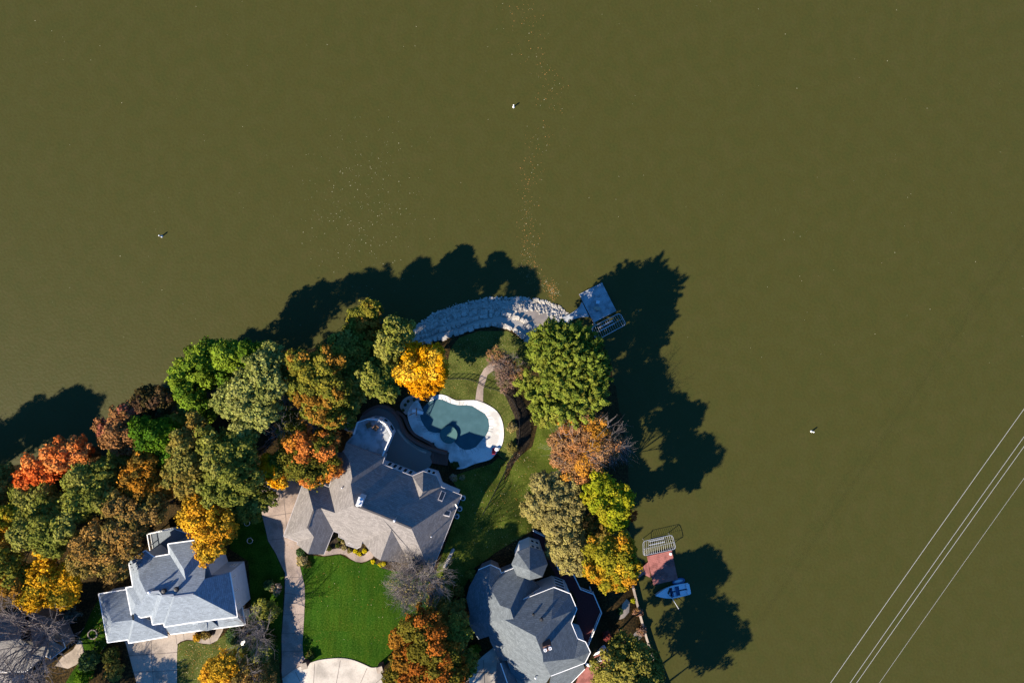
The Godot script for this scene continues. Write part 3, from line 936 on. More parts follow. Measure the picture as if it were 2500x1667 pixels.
func set_camera_and_light() -> void:
	var cam := Camera3D.new()
	cam.name = "camera"
	add_child(cam)
	cam.position = Vector3(0, CAM_H, 0)
	cam.rotation = Vector3(-PI / 2, 0, 0)
	cam.fov = rad_to_deg(2.0 * atan(833.5 / (PX * CAM_H)))
	cam.near = 0.5
	cam.far = 4000.0
	cam.current = true
	var env := Environment.new()
	env.background_mode = Environment.BG_SKY
	var sky := Sky.new()
	var sm := ProceduralSkyMaterial.new()
	sm.sky_top_color = lin(0.019, 0.108, 0.33)
	sm.sky_horizon_color = lin(0.055, 0.165, 0.365)
	sm.sky_curve = 0.2
	sm.ground_horizon_color = lin(0.10, 0.13, 0.16)
	sm.ground_bottom_color = lin(0.03, 0.03, 0.02)
	sm.sun_angle_max = 2.0
	sky.sky_material = sm
	env.sky = sky
	env.tonemap_mode = Environment.TONE_MAPPER_LINEAR
	env.tonemap_exposure = 2.15
	env.sdfgi_enabled = true
	env.ssao_enabled = true
	env.ssil_enabled = true
	var we := WorldEnvironment.new()
	we.name = "environment"
	we.environment = env
	add_child(we)
	var sun := DirectionalLight3D.new()
	sun.name = "sun"
	sun.light_energy = 1.6
	sun.light_color = Color(1.0, 0.945, 0.865)
	sun.light_angular_distance = 0.75
	sun.shadow_enabled = true
	sun.directional_shadow_max_distance = 400.0
	add_child(sun)
	sun.look_at_from_position(Vector3.ZERO, SUN_TO, Vector3.UP)

const POOL_DECK := [[1035, 1003], [1052, 972], [1072, 963], [1092, 967], [1112, 977], [1140, 977], [1165, 978], [1190, 988], [1213, 1004], [1226, 1028], [1230, 1058], [1226, 1085], [1212, 1106], [1196, 1122], [1160, 1132], [1130, 1144], [1108, 1142], [1095, 1120], [1092, 1112], [1072, 1105], [1058, 1090], [1040, 1076], [1022, 1068], [1008, 1052], [998, 1030], [995, 1008], [1005, 988], [1020, 978]]
const PLANTER := [[995, 1012], [984, 1006], [977, 996], [978, 984], [988, 972], [1003, 966], [1018, 968], [1030, 974], [1020, 981], [1006, 990]]
const PATIO := [[870, 1070], [880, 1018], [905, 1000], [930, 996], [956, 1008], [972, 1030], [980, 1052], [996, 1072], [1022, 1090], [1052, 1102], [1050, 1116], [1054, 1130], [1040, 1150], [1020, 1165], [935, 1135], [940, 1110]]
const COVER := [[1031, 1010], [1033, 994], [1046, 981], [1066, 974], [1080, 976], [1100, 985], [1120, 990], [1138, 989], [1152, 991], [1168, 1001], [1183, 1010], [1192, 1024], [1194, 1040], [1192, 1052], [1186, 1063], [1176, 1074], [1162, 1091], [1148, 1097], [1134, 1098], [1122, 1092], [1110, 1080], [1094, 1066], [1074, 1056], [1058, 1056], [1046, 1052], [1036, 1040], [1028, 1026], [1025, 1014]]

func set_zones() -> void:
	zones.append([flat_y([[700, 1300], [760, 1170], [850, 1135], [925, 1150], [1000, 1180], [1095, 1220], [1060, 1350], [1040, 1390], [930, 1370], [820, 1300], [800, 1350], [740, 1350]], 6.9), 6.85, 1.2])
	zones.append([flat_y([[250, 1450], [310, 1370], [410, 1330], [550, 1330], [600, 1370], [605, 1500], [590, 1530], [270, 1570]], 6.5), 6.4, 3.0])
	zones.append([flat_y([[1165, 1390], [1290, 1310], [1350, 1420], [1400, 1460], [1400, 1540], [1440, 1590], [1320, 1720], [1240, 1720], [1150, 1540]], 5.4), 5.3, 3.5])
	zones.append([flat_y([[690, 1650], [760, 1620], [840, 1606], [920, 1630], [960, 1700], [900, 1900], [700, 1900]], 7.0), 6.95, 3.0])
	zones.append([flat_y([[1240, 960], [1262, 1010], [1266, 1065], [1256, 1116], [1232, 1150], [1200, 1150], [1215, 1000]], 2.9), 2.85, 2.3])
	zones.append([flat_y([[1020, 965], [1072, 955], [1170, 970], [1235, 1010], [1240, 1085], [1205, 1130], [1130, 1152], [1090, 1146], [1060, 1100], [1000, 1065], [975, 1010], [985, 970]], 3.0), 2.82, 1.6])
	zones.append([flat_y([[870, 1080], [880, 1018], [905, 1000], [930, 998], [954, 1010], [970, 1032], [978, 1054], [994, 1074], [1022, 1092], [1050, 1104], [1046, 1150], [1010, 1165], [930, 1135]], 4.6), 4.4, 0.9])

func build_setting() -> void:
	# the lake
	var st := st_new()
	quad(st, Vector3(-2500, 0, -2500), Vector3(2500, 0, -2500), Vector3(2500, 0, 2500), Vector3(-2500, 0, 2500), Vector3.UP)
	struct("lake_water", done(st), M.water)
	# the ground
	var v := PackedVector3Array()
	var ix := PackedInt32Array()
	var w := xs.size()
	for j in zs.size():
		for i in w:
			v.append(Vector3(xs[i], hts[j * w + i], zs[j]))
	for j in zs.size() - 1:
		for i in w - 1:
			var k := j * w + i
			if maxf(maxf(hts[k], hts[k + 1]), maxf(hts[k + w], hts[k + w + 1])) < -2.9:
				continue
			ix.append_array(PackedInt32Array([k, k + 1, k + w, k + 1, k + w + 1, k + w]))
	st = SurfaceTool.new()
	st.begin(Mesh.PRIMITIVE_TRIANGLES)
	st.set_smooth_group(0)
	for k in ix:
		st.add_vertex(v[k])
	st.index()
	st.generate_normals()
	struct("ground", st.commit(), M.litter)
	# lawns
	sheet("lawn", [[734, 1352], [760, 1356], [790, 1359], [830, 1354], [856, 1367], [882, 1376], [905, 1368], [945, 1388], [1010, 1400], [1060, 1400], [1075, 1430], [1050, 1480], [1000, 1530], [950, 1600], [935, 1632], [905, 1633], [865, 1615], [836, 1610], [805, 1611], [752, 1624], [740, 1600], [738, 1572], [744, 1464], [743, 1428], [733, 1385]], M.lawn_mown, 0.04)
	sheet("lawn", [[1062, 1402], [1130, 1210], [1100, 1165], [1140, 1150], [1200, 1132], [1216, 1118], [1238, 1126], [1230, 1180], [1262, 1120], [1300, 1090], [1312, 1040], [1312, 980], [1400, 950], [1440, 1010], [1440, 1100], [1420, 1200], [1330, 1270], [1290, 1300], [1215, 1345], [1160, 1385], [1130, 1440], [1080, 1450]], M.lawn_olive, 0.04)
	sheet("lawn", [[1072, 962], [1090, 900], [1100, 850], [1120, 825], [1170, 808], [1240, 808], [1290, 840], [1310, 880], [1290, 930], [1240, 945], [1242, 982], [1257, 1016], [1262, 1065], [1253, 1116], [1238, 1130], [1215, 1108], [1228, 1085], [1232, 1058], [1228, 1028], [1214, 1003], [1190, 986], [1165, 976], [1112, 975], [1092, 965]], M.lawn_dry, 0.04)
	sheet("lawn", [[433, 1574], [445, 1567], [460, 1563], [475, 1565], [495, 1573], [520, 1571], [545, 1550], [590, 1545], [640, 1560], [680, 1600], [687, 1700], [433, 1700]], M.lawn_dry, 0.04)
	sheet("lawn", [[224, 1490], [240, 1462], [248, 1500], [262, 1572], [240, 1600], [222, 1640], [200, 1700], [140, 1700], [175, 1640], [205, 1600], [190, 1560], [206, 1530]], M.lawn, 0.04)
	sheet("lawn", [[575, 1230], [640, 1190], [640, 1260], [652, 1318], [672, 1352], [694, 1400], [692, 1446], [686, 1554], [684, 1620], [640, 1560], [600, 1540], [612, 1470], [606, 1370], [560, 1340], [565, 1270]], M.lawn, 0.036)
	# concrete: driveways, walks and the turning circle of the street
	var d := sheet("driveway", [[630, 1185], [680, 1160], [765, 1150], [795, 1200], [765, 1300], [737, 1340], [731, 1378], [743, 1428], [744, 1464], [738, 1572], [740, 1600], [752, 1618], [720, 1640], [690, 1662], [687, 1640], [687, 1554], [695, 1446], [696, 1399], [672, 1349], [654, 1320], [640, 1260]], M.drive, 0.06)
	joints(d, [[642, 1262, 712, 1252], [690, 1172, 700, 1300], [655, 1318, 745, 1310], [700, 1410, 739, 1408], [695, 1447, 744, 1455], [691, 1500, 743, 1500], [687, 1545, 741, 1545], [688, 1590, 739, 1590]])
	var s := sheet("street", [[690, 1660], [721, 1637], [751, 1624], [778, 1615], [807, 1611], [836, 1610], [863, 1615], [890, 1626], [906, 1633], [922, 1632], [935, 1651], [951, 1670], [975, 1720], [985, 1800], [960, 1980], [700, 1980], [690, 1800]], M.street, 0.065)
	joints(s, [[768, 1619, 760, 1760], [831, 1610, 815, 1700], [896, 1630, 840, 1760], [935, 1652, 880, 1700], [721, 1640, 780, 1760]])
	var kl := smooth([[690, 1658], [721, 1635], [751, 1622], [778, 1613], [807, 1609], [836, 1608], [863, 1613], [890, 1624], [906, 1631], [922, 1630]], 3, false)
	st = st_new()
	for i in kl.size() - 1:
		var a := on_ground(kl[i][0], kl[i][1]) + Vector3(0, 0.1, 0)
		var b := on_ground(kl[i + 1][0], kl[i + 1][1]) + Vector3(0, 0.1, 0)
		bar(st, a, b, 0.34, 0.18)
	put("kerb", done(st), M.street, s)
	d = sheet("driveway", [[300, 1560], [408, 1546], [430, 1560], [433, 1576], [432, 1720], [345, 1720], [331, 1660], [306, 1569]], M.concrete, 0.06)
	joints(d, [[311, 1600, 432, 1592], [322, 1640, 432, 1636], [368, 1560, 378, 1700]])
	d = sheet("path", [[408, 1540], [490, 1532], [474, 1546], [490, 1557], [508, 1556], [524, 1545], [530, 1530], [546, 1528], [543, 1540], [530, 1563], [512, 1572], [490, 1570], [470, 1562], [455, 1561], [440, 1566], [431, 1573]], M.concrete, 0.065)
	joints(d, [[427, 1541, 431, 1572], [446, 1537, 449, 1563], [492, 1557, 489, 1570], [511, 1556, 514, 1572]], 0.05)
	sheet("path", [[767, 1350], [790, 1345], [807, 1341.4], [823, 1338], [843, 1339.4], [858.6, 1345.5], [870.8, 1354.7], [880, 1357.8], [889, 1355.7], [897, 1346.5], [907, 1340], [918, 1350], [907.6, 1363], [894, 1370], [882, 1372.6], [868.8, 1371], [855.5, 1364], [843.3, 1354.7], [831, 1351.6], [810.6, 1353.7], [790, 1356.7]], M.drive, 0.07)
	sheet("path", [[1160, 980], [1164, 950], [1172, 918], [1182, 900], [1200, 885], [1250, 880], [1256, 900], [1205, 904], [1190, 915], [1180, 950], [1179, 985]], M.drive, 0.06)
	d = sheet("driveway", [[1130, 1700], [1120, 1660], [1150, 1630], [1205, 1580], [1225, 1600], [1240, 1700]], M.street, 0.06)
	joints(d, [[1150, 1640, 1222, 1648], [1180, 1610, 1185, 1700]])
	d = sheet("path", [[134, 1625], [150, 1604], [178, 1585], [192, 1562], [199, 1564], [204, 1590], [200, 1610], [186, 1622], [165, 1632]], M.concrete, 0.05)
	sheet("path", [[1512, 1512], [1516, 1492], [1520, 1474], [1530, 1462], [1538, 1470], [1536, 1494], [1524, 1508]], M.concrete, 0.05)
	sheet("path", [[1540, 1570], [1548, 1546], [1562, 1534], [1572, 1540], [1566, 1556], [1550, 1572]], M.concrete, 0.05)
	# planting beds
	sheet("mulch_bed", [[797, 1344], [800, 1325], [815, 1310], [840, 1318], [846, 1333], [872, 1342], [884, 1335], [898, 1346], [889, 1355], [880, 1357], [870, 1354], [858, 1345], [843, 1338], [822, 1337], [807, 1341]], M.mulch, 0.05)
	sheet("mulch_bed", [[906, 1365], [918, 1352], [950, 1368], [990, 1385], [1000, 1396], [960, 1394], [930, 1386]], M.mulch, 0.05)
	sheet("mulch_bed", [[1226, 950], [1250, 945], [1278, 980], [1292, 1015], [1298, 1050], [1292, 1085], [1272, 1112], [1244, 1142], [1238, 1146], [1253, 1116], [1261, 1065], [1256, 1016], [1240, 980]], M.mulch, 0.05)
	sheet("mulch_bed", [[474, 1545], [530, 1536], [524, 1545], [508, 1556], [490, 1557]], M.mulch, 0.045)

func build_shore() -> void:
	# three tiers of limestone blocks, each block a stone of its own
	var shapes := []
	for i in 8:
		shapes.append(boulder(100 + i, Vector3(0.5, 0.42, 0.5)))
	var tiers := [
		["stone_wall", "curved lowest tier of pale limestone blocks above the lake rocks", [[1040, 808], [1078, 786], [1115, 772], [1155, 765], [1195, 763], [1235, 767], [1262, 776], [1285, 790], [1300, 806], [1310, 816]], 1.25, 1.0],
		["stone_wall", "curved middle tier of pale limestone blocks with narrow gravel ledge", [[1022, 826], [1060, 812], [1100, 800], [1140, 786], [1170, 776], [1200, 772]], 1.8, 0.8],
		["stone_wall", "curved topmost tier of pale limestone blocks edging the lawn", [[1020, 840], [1075, 826], [1110, 815], [1140, 805], [1170, 797], [1200, 793], [1232, 797], [1256, 808], [1272, 820], [1288, 832]], 2.55, 0.95]]
	for t in tiers:
		var pts: Array = smooth(t[2], 6, false)
		var first := at(pts[0][0], pts[0][1], t[3])
		var o := thing(t[0], t[1], "stone wall", Vector3(first.x, t[3] - 0.8, first.z), "limestone tiers of the shore")
		var run := 0.0
		var need := 0.0
		for i in pts.size() - 1:
			var a := on_ground(pts[i][0], pts[i][1]) + Vector3(0, 0.5, 0)
			var b := on_ground(pts[i + 1][0], pts[i + 1][1]) + Vector3(0, 0.5, 0)
			var len := a.distance_to(b)
			while need < run + len:
				var s: float = t[4] * (0.6 + fl() * 0.55)
				var p := a.lerp(b, (need - run) / len)
				for row in 2:
					var m := MeshInstance3D.new()
					m.mesh = shapes[rng.randi() % 8]
					m.set_surface_override_material(0, M.rock)
					m.name = "stone"
					o.add_child(m, true)
					m.position = p - o.position + Vector3((fl() - 0.5) * 0.3, -0.32 - row * 0.62, (fl() - 0.5) * 0.3 - row * 0.12)
					m.rotation = Vector3((fl() - 0.5) * 0.25, atan2(-(b - a).z, (b - a).x) + (fl() - 0.5) * 0.4, (fl() - 0.5) * 0.25)
					m.scale = Vector3(s * 1.15, 0.75 + fl() * 0.3, t[4] * (0.8 + fl() * 0.4))
				need += s * 1.05
			run += len
	# gravel ledges between the tiers
	sheet("gravel_bank", [[1012, 842], [1012, 815], [1040, 785], [1100, 757], [1150, 742], [1200, 735], [1270, 733], [1330, 742], [1368, 760], [1390, 784], [1360, 800], [1310, 820], [1285, 834], [1250, 806], [1200, 796], [1140, 806], [1075, 828]], M.gravel, 0.1)
	sheet("path", [[1262, 754], [1300, 753], [1335, 766], [1345, 784], [1322, 806], [1305, 790], [1290, 778], [1270, 770]], M.concrete, 0.16)
	# loose rocks at the water's edge: too many to count
	var mm := MultiMesh.new()
	mm.transform_format = MultiMesh.TRANSFORM_3D
	mm.mesh = shapes[2]
	var edge: Array = smooth([[1005, 812], [1030, 795], [1060, 773], [1100, 756], [1150, 741], [1200, 734], [1270, 732], [1330, 741], [1368, 757], [1392, 780]], 12, false)
	var where := []
	for i in 3200:
		var e: Array = edge[rng.randi() % edge.size()]
		var off := pow(fl(), 1.6) * 34.0 - fl() * fl() * 8.0
		var p := at(e[0] + (fl() - 0.5) * 7.0 + off * 0.1, e[1] + off - 3.0, 0.0)
		p.y = maxf(0.0, ground(p.x, p.z) + 0.05)
		var s := 0.13 + pow(fl(), 3.0) * 0.5
		where.append(Transform3D(Basis.from_euler(Vector3(fl() * 6.0, fl() * 6.0, fl() * 6.0)).scaled(Vector3.ONE * s), p))
	mm.instance_count = where.size()
	for i in where.size():
		mm.set_instance_transform(i, where[i])
	var mi := MultiMeshInstance3D.new()
	mi.multimesh = mm
	mi.material_override = M.rock
	mi.name = "loose_rocks"
	add_child(mi)
	mi.set_meta("kind", "stuff")
	tag(mi, "loose pale rocks heaped along the waterline below the stone tiers", "rocks")
	# leaves that float on the lake
	mm = MultiMesh.new()
	mm.transform_format = MultiMesh.TRANSFORM_3D
	mm.use_colors = true
	var st := st_new()
	quad(st, Vector3(-0.5, 0, 0), Vector3(0, 0.02, 0.36), Vector3(0.5, 0, 0), Vector3(0, 0.02, -0.36), Vector3.UP)
	mm.mesh = done(st)
	where = []
	var cols := []
	var trail: Array = smooth([[1255, 0], [1290, 60], [1310, 130], [1335, 190], [1345, 240], [1325, 330], [1300, 400], [1285, 470], [1290, 540], [1292, 600], [1295, 640], [1292, 670], [1340, 700], [1352, 715]], 10, false)
	for i in 1250:
		var p: Vector3
		if i < 760:
			var k := 1.0 - pow(fl(), 1.7)
			var e: Array = trail[mini(int(k * trail.size()), trail.size() - 1)]
			var sp := 9.0 + 26.0 * (1.0 - k)
			p = at(e[0] + (fl() + fl() + fl() - 1.5) * sp * 1.5, e[1] + (fl() + fl() - 1.0) * 26.0, 0.012)
		elif i < 1080:
			p = at(880 + (fl() + fl() + fl() - 1.5) * 150.0, 500 + (fl() + fl() + fl() - 1.5) * 190.0, 0.012)
		else:
			p = at(rng.randf() * 2500.0, rng.randf() * 900.0, 0.012)
		var s := 0.06 + fl() * fl() * 0.14
		where.append(Transform3D(Basis(Vector3.UP, fl() * 6.0).scaled(Vector3.ONE * s), p))
		cols.append(Color(0.44, 0.21, 0.07) if i < 760 and fl() < 0.8 else Color(0.36, 0.34, 0.22))
	mm.instance_count = where.size()
	for i in where.size():
		mm.set_instance_transform(i, where[i])
		mm.set_instance_color(i, cols[i])
	mi = MultiMeshInstance3D.new()
	mi.multimesh = mm
	mi.material_override = M.leaf
	mi.name = "floating_leaves"
	add_child(mi)
	mi.set_meta("kind", "stuff")
	tag(mi, "dry leaves drifting in loose trails on the lake", "leaves")
	# fallen leaves on the lawns
	mm = MultiMesh.new()
	mm.transform_format = MultiMesh.TRANSFORM_3D
	mm.use_colors = true
	st = st_new()
	quad(st, Vector3(-0.5, 0, 0), Vector3(0, 0.05, 0.36), Vector3(0.5, 0, 0), Vector3(0, 0.05, -0.36), Vector3.UP)
	mm.mesh = done(st)
	where = []
	cols = []
	var areas := [[740, 1365, 960, 1600, 90], [1150, 1090, 1310, 1340, 420], [1080, 820, 1270, 960, 180], [435, 1570, 680, 1667, 700], [700, 1180, 745, 1600, 60], [225, 1470, 260, 1600, 160], [1050, 1380, 1130, 1450, 140]]
	for a in areas:
		for i in a[4]:
			var p := on_ground(rng.randf_range(a[0], a[2]), rng.randf_range(a[1], a[3]))
			var s := 0.06 + fl() * 0.09
			where.append(Transform3D(Basis.from_euler(Vector3((fl() - 0.5) * 0.7, fl() * 6.0, (fl() - 0.5) * 0.7)).scaled(Vector3.ONE * s), p + Vector3(0, 0.11, 0)))
			cols.append([Color(0.5, 0.32, 0.1), Color(0.42, 0.16, 0.04), Color(0.5, 0.42, 0.26), Color(0.25, 0.14, 0.05)][rng.randi() % 4])
	mm.instance_count = where.size()
	for i in where.size():
		mm.set_instance_transform(i, where[i])
		mm.set_instance_color(i, cols[i])
	mi = MultiMeshInstance3D.new()
	mi.multimesh = mm
	mi.material_override = M.leaf
	mi.name = "fallen_leaves"
	add_child(mi)
	mi.set_meta("kind", "stuff")
	tag(mi, "fallen autumn leaves scattered over the lawns", "leaves")

func build_pool() -> void:
	var y := 3.0
	var st := st_new()
	prism(st, flat_y(smooth(POOL_DECK, 3), y), y - 0.6, y, false)
	struct("pool_deck", done(st), M.deckwhite)
	st = st_new()
	prism(st, flat_y(smooth(PLANTER, 3), y), y - 0.6, y - 0.03, false)
	struct("pool_apron", done(st), M.concrete)
	# covered swimming pool
	var c := at(1110, 1035, y)
	var o := thing("swimming_pool", "kidney-shaped pool under a taut teal safety cover", "pool", Vector3(c.x, y, c.z))
	st = st_new()
	prism(st, flat_y(COVER, y), y + 0.008, y + 0.035, false)
	put("cover", done(st), M.cover, o)
	var poly := flat_y(COVER, y)
	var mid := Vector2(c.x, c.z)
	for i in COVER.size():
		for half in 2:
			var p := poly[i] if half == 0 else (poly[i] + poly[(i + 1) % poly.size()]) * 0.5
			var d := (p - mid).normalized()
			st = st_new()
			bar(st, Vector3(p.x, y + 0.03, p.y), Vector3(p.x + d.x * 0.75, y + 0.02, p.y + d.y * 0.75), 0.04, 0.015)
			if half == 0 or i % 2 == 0:
				put("strap", done(st), M.strap, o)
	# raised round spa
	c = at(1095.5, 1061, y + 0.55)
	o = thing("hot_tub", "round raised spa with split teal lid set into the pool edge", "hot tub", Vector3(c.x, y, c.z))
	st = st_new()
	lathe(st, Vector3(c.x, y, c.z), [[1.52, 0.0], [1.52, 0.52], [1.46, 0.55], [1.3, 0.55]], 28)
	put("rim", done(st), M.spa_cover, o)
	for half in 2:
		st = st_new()
		var q := PackedVector2Array()
		for i in 15:
			var t := PI * i / 14.0 + half * PI - 0.9
			q.append(Vector2(c.x + cos(t) * 1.44, c.z + sin(t) * 1.44) + Vector2(cos(half * PI - 0.9 + PI / 2), sin(half * PI - 0.9 + PI / 2)) * 0.015)
		prism(st, q, y + 0.551, y + 0.63, false)
		put("lid", done(st), M.spa_cover, o)
	# diving board
	var a := at(1006, 1002, y + 0.6)
	var b := at(1033, 1008.5, y + 0.6)
	o = thing("diving_board", "white diving board reaching over the pool cover", "diving board", Vector3(a.x, y, a.z))
	st = st_new()
	bar(st, a, b, 0.5, 0.06)
	put("board", done(st), M.white, o)
	st = st_new()
	box(st, a.lerp(b, 0.15) - Vector3(0, 0.3, 0), Vector3(0.5, 0.6, 0.4))
	box(st, a.lerp(b, 0.5) - Vector3(0, 0.3, 0), Vector3(0.25, 0.6, 0.4))
	put("stand", done(st), M.white, o)
	# tall hoop frame whose shadow falls on the cover
	var f0 := at(1004, 1010, y)
	o = thing("hoop_stand", "slim dark pole frame standing behind the diving board", "frame", f0)
	st = st_new()
	tube(st, f0, f0 + Vector3(0, 3.2, 0), 0.05, 0.05, 6)
	tube(st, f0 + Vector3(0, 3.2, 0), f0 + Vector3(1.2, 3.3, -0.6), 0.05, 0.05, 6)
	put("pole", done(st), M.black_iron, o)
	st = st_new()
	box(st, f0 + Vector3(1.3, 3.1, -0.65), Vector3(0.06, 0.9, 1.2))
	put("backboard", done(st), M.dark_metal, o)
	# pots on the apron
	for q in [[997, 979], [990, 988], [985, 1001], [1012, 976]]:
		var p := at(q[0], q[1], y)
		o = thing("flower_pot", "dark round flower pot on the pale apron beside the pool", "flower pot", p, "pots on the pool apron")
		st = st_new()
		lathe(st, p, [[0.16, -0.03], [0.24, 0.36], [0.27, 0.4], [0.22, 0.4], [0.2, 0.34], [0.0, 0.33]], 12)
		put("pot", done(st), M.terracotta, o)
		put("plant", foliage([[p + Vector3(0, 0.42, 0), 0.2, 0.16]], PAL.shrub, {"leaf": 0.08, "clump": 0.1, "dens": 0.6}), M.leaf, o)
	# red folding chair
	var ch := at(1206, 1098, y)
	o = thing("folding_chair", "red lounge chair on the pool deck near the ornamental grass", "chair", ch)
	st = st_new()
	box(st, ch + Vector3(0, 0.36, 0), Vector3(0.6, 0.06, 0.7))
	put("seat", done(st), M.red, o)
	st = st_new()
	box(st, ch + Vector3(-0.05, 0.68, 0.42), Vector3(0.6, 0.7, 0.06), Basis(Vector3.RIGHT, 0.5))
	put("backrest", done(st), M.red, o)
	for q in [[-0.27, -0.3], [0.27, -0.3], [-0.27, 0.3], [0.27, 0.3]]:
		st = st_new()
		bar(st, ch + Vector3(q[0], 0, q[1]), ch + Vector3(q[0], 0.36, q[1]), 0.04, 0.04)
		put("leg", done(st), M.metal, o)
	ch = at(1212, 1096, y)
	o = thing("side_table", "small white table beside the red pool chair", "table", ch)
	st = st_new()
	lathe(st, ch, [[0.28, 0.5], [0.3, 0.52], [0.3, 0.55], [0.0, 0.56]], 12)
	put("top", done(st), M.white, o)
	st = st_new()
	lathe(st, ch, [[0.2, 0.0], [0.2, 0.03], [0.03, 0.06], [0.03, 0.5]], 8)
	put("foot", done(st), M.white, o)
	# patio above the pool with its curved walls and steps
	st = st_new()
	prism(st, flat_y(smooth(PATIO, 3), 4.6), 3.0, 4.6, false)
	struct("patio", done(st), M.patio)
	curved_wall("brick_wall", "curved brick wall round the shaded patio above the pool", [[885, 1012], [905, 998], [930, 992], [956, 1004], [974, 1028], [984, 1052], [1000, 1070], [1026, 1086], [1056, 1098], [1090, 1108]], 5.1, 2.4, 0.35, M.brick)
	curved_wall("brick_wall", "low curved brick wall holding the planting bed along the pool deck", [[958, 1000], [984, 1016], [996, 1042], [1010, 1060], [1030, 1072], [1052, 1084], [1070, 1100], [1096, 1108]], 3.5, 0.8, 0.35, M.brick)
	var s0 := at(1052, 1116, 4.6)
	var s1 := at(1094, 1122, 3.0)
	o = thing("garden_steps", "wide brick steps leading from the patio down to the pool deck", "steps", s1)
	for i in 6:
		st = st_new()
		var k := (i + 0.5) / 6.0
		var p := Vector3(lerpf(s0.x, s1.x, k), 0, lerpf(s0.z, s1.z, k))
		var top := lerpf(4.5, 3.1, k)
		box(st, Vector3(p.x, top - 0.5, p.z), Vector3(0.5, 1.0, 2.0), Basis(Vector3.UP, -0.12))
		put("step", done(st), M.brick, o)
	# blue-white stepping edging along the patio
	o = thing("paver_edging", "string of small pale pavers along the curved patio wall", "edging", at(985, 1070, 4.6))
	for q in smooth([[972, 1050], [980, 1062], [992, 1076], [1006, 1088], [1022, 1098], [1038, 1104]], 4, false):
		st = st_new()
		var p := at(q[0], q[1], 4.6)
		lathe(st, p, [[0.2, 0.0], [0.2, 0.05], [0.0, 0.06]], 7)
		put("paver", done(st), M.concrete, o)
	# iron fence across the lawn and round the bed
	var fl_pts := smooth([[1090, 925], [1130, 924], [1160, 930], [1185, 944], [1215, 952], [1240, 965], [1256, 985], [1266, 1015], [1268, 1055], [1262, 1090], [1246, 1120], [1228, 1160], [1200, 1215], [1180, 1252]], 3, false)
	var first := on_ground(1090, 925)
	o = thing("iron_fence", "thin black iron fence curving round the pool lawn", "fence", first)
	for i in fl_pts.size() - 1:
		var p := on_ground(fl_pts[i][0], fl_pts[i][1])
		var q := on_ground(fl_pts[i + 1][0], fl_pts[i + 1][1])
		for h in [0.2, 1.2]:
			st = st_new()
			bar(st, p + Vector3(0, h, 0), q + Vector3(0, h, 0), 0.05, 0.05)
			put("rail", done(st), M.black_iron, o)
		st = st_new()
		var cnt := int(p.distance_to(q) / 0.2)
		for k in range(1, cnt):
			box(st, p.lerp(q, float(k) / cnt) + Vector3(0, 0.65, 0), Vector3(0.016, 1.25, 0.016))
		if cnt > 1:
			put("pickets", done(st), M.black_iron, o).set_meta("kind", "stuff")
		st = st_new()
		box(st, p + Vector3(0, 0.65, 0), Vector3(0.08, 1.4, 0.08))
		put("post", done(st), M.black_iron, o)

func curved_wall(called: String, label: String, px: Array, top: float, height: float, thick: float, m: Material) -> void:
	var pts: Array = smooth(px, 4, false)
	var o := thing(called, label, "wall", at(px[0][0], px[0][1], top - height), "garden walls by the pool")
	var body := st_new()
	var cap := st_new()
	var l := []
	var r := []
	for i in pts.size():
		var p := at(pts[i][0], pts[i][1], top)
		var q := at(pts[mini(i + 1, pts.size() - 1)][0], pts[mini(i + 1, pts.size() - 1)][1], top)
		var b := at(pts[maxi(i - 1, 0)][0], pts[maxi(i - 1, 0)][1], top)
		var s := (q - b).normalized().cross(Vector3.UP)
		l.append(p + s * thick * 0.5)
		r.append(p - s * thick * 0.5)
	for i in pts.size() - 1:
		var dn := Vector3(0, -height, 0)
		var sd: Vector3 = l[i] - r[i]
		quad(body, l[i] + dn, l[i + 1] + dn, l[i + 1], l[i], sd)
		quad(body, r[i] + dn, r[i + 1] + dn, r[i + 1], r[i], -sd)
		quad(cap, l[i] + sd * 0.12, l[i + 1] + (l[i + 1] - r[i + 1]) * 0.12, r[i + 1] - (l[i + 1] - r[i + 1]) * 0.12, r[i] - sd * 0.12, Vector3.UP)
		var up := Vector3(0, -0.1, 0)
		quad(cap, l[i] + sd * 0.12, l[i + 1] + sd * 0.12, l[i + 1] + sd * 0.12 + up, l[i] + sd * 0.12 + up, sd)
		quad(cap, r[i] - sd * 0.12, r[i + 1] - sd * 0.12, r[i + 1] - sd * 0.12 + up, r[i] - sd * 0.12 + up, -sd)
	put("body", done(body), m, o)
	put("cap", done(cap), m, o)

func outline(V: Dictionary, keys: String) -> PackedVector2Array:
	var r := PackedVector2Array()
	for k in keys.split(" "):
		var p := vert(V, k)
		r.append(Vector2(p.x, p.z))
	return r

func v2(V: Dictionary, k: String) -> Vector2:
	var p := vert(V, k)
	return Vector2(p.x, p.z)

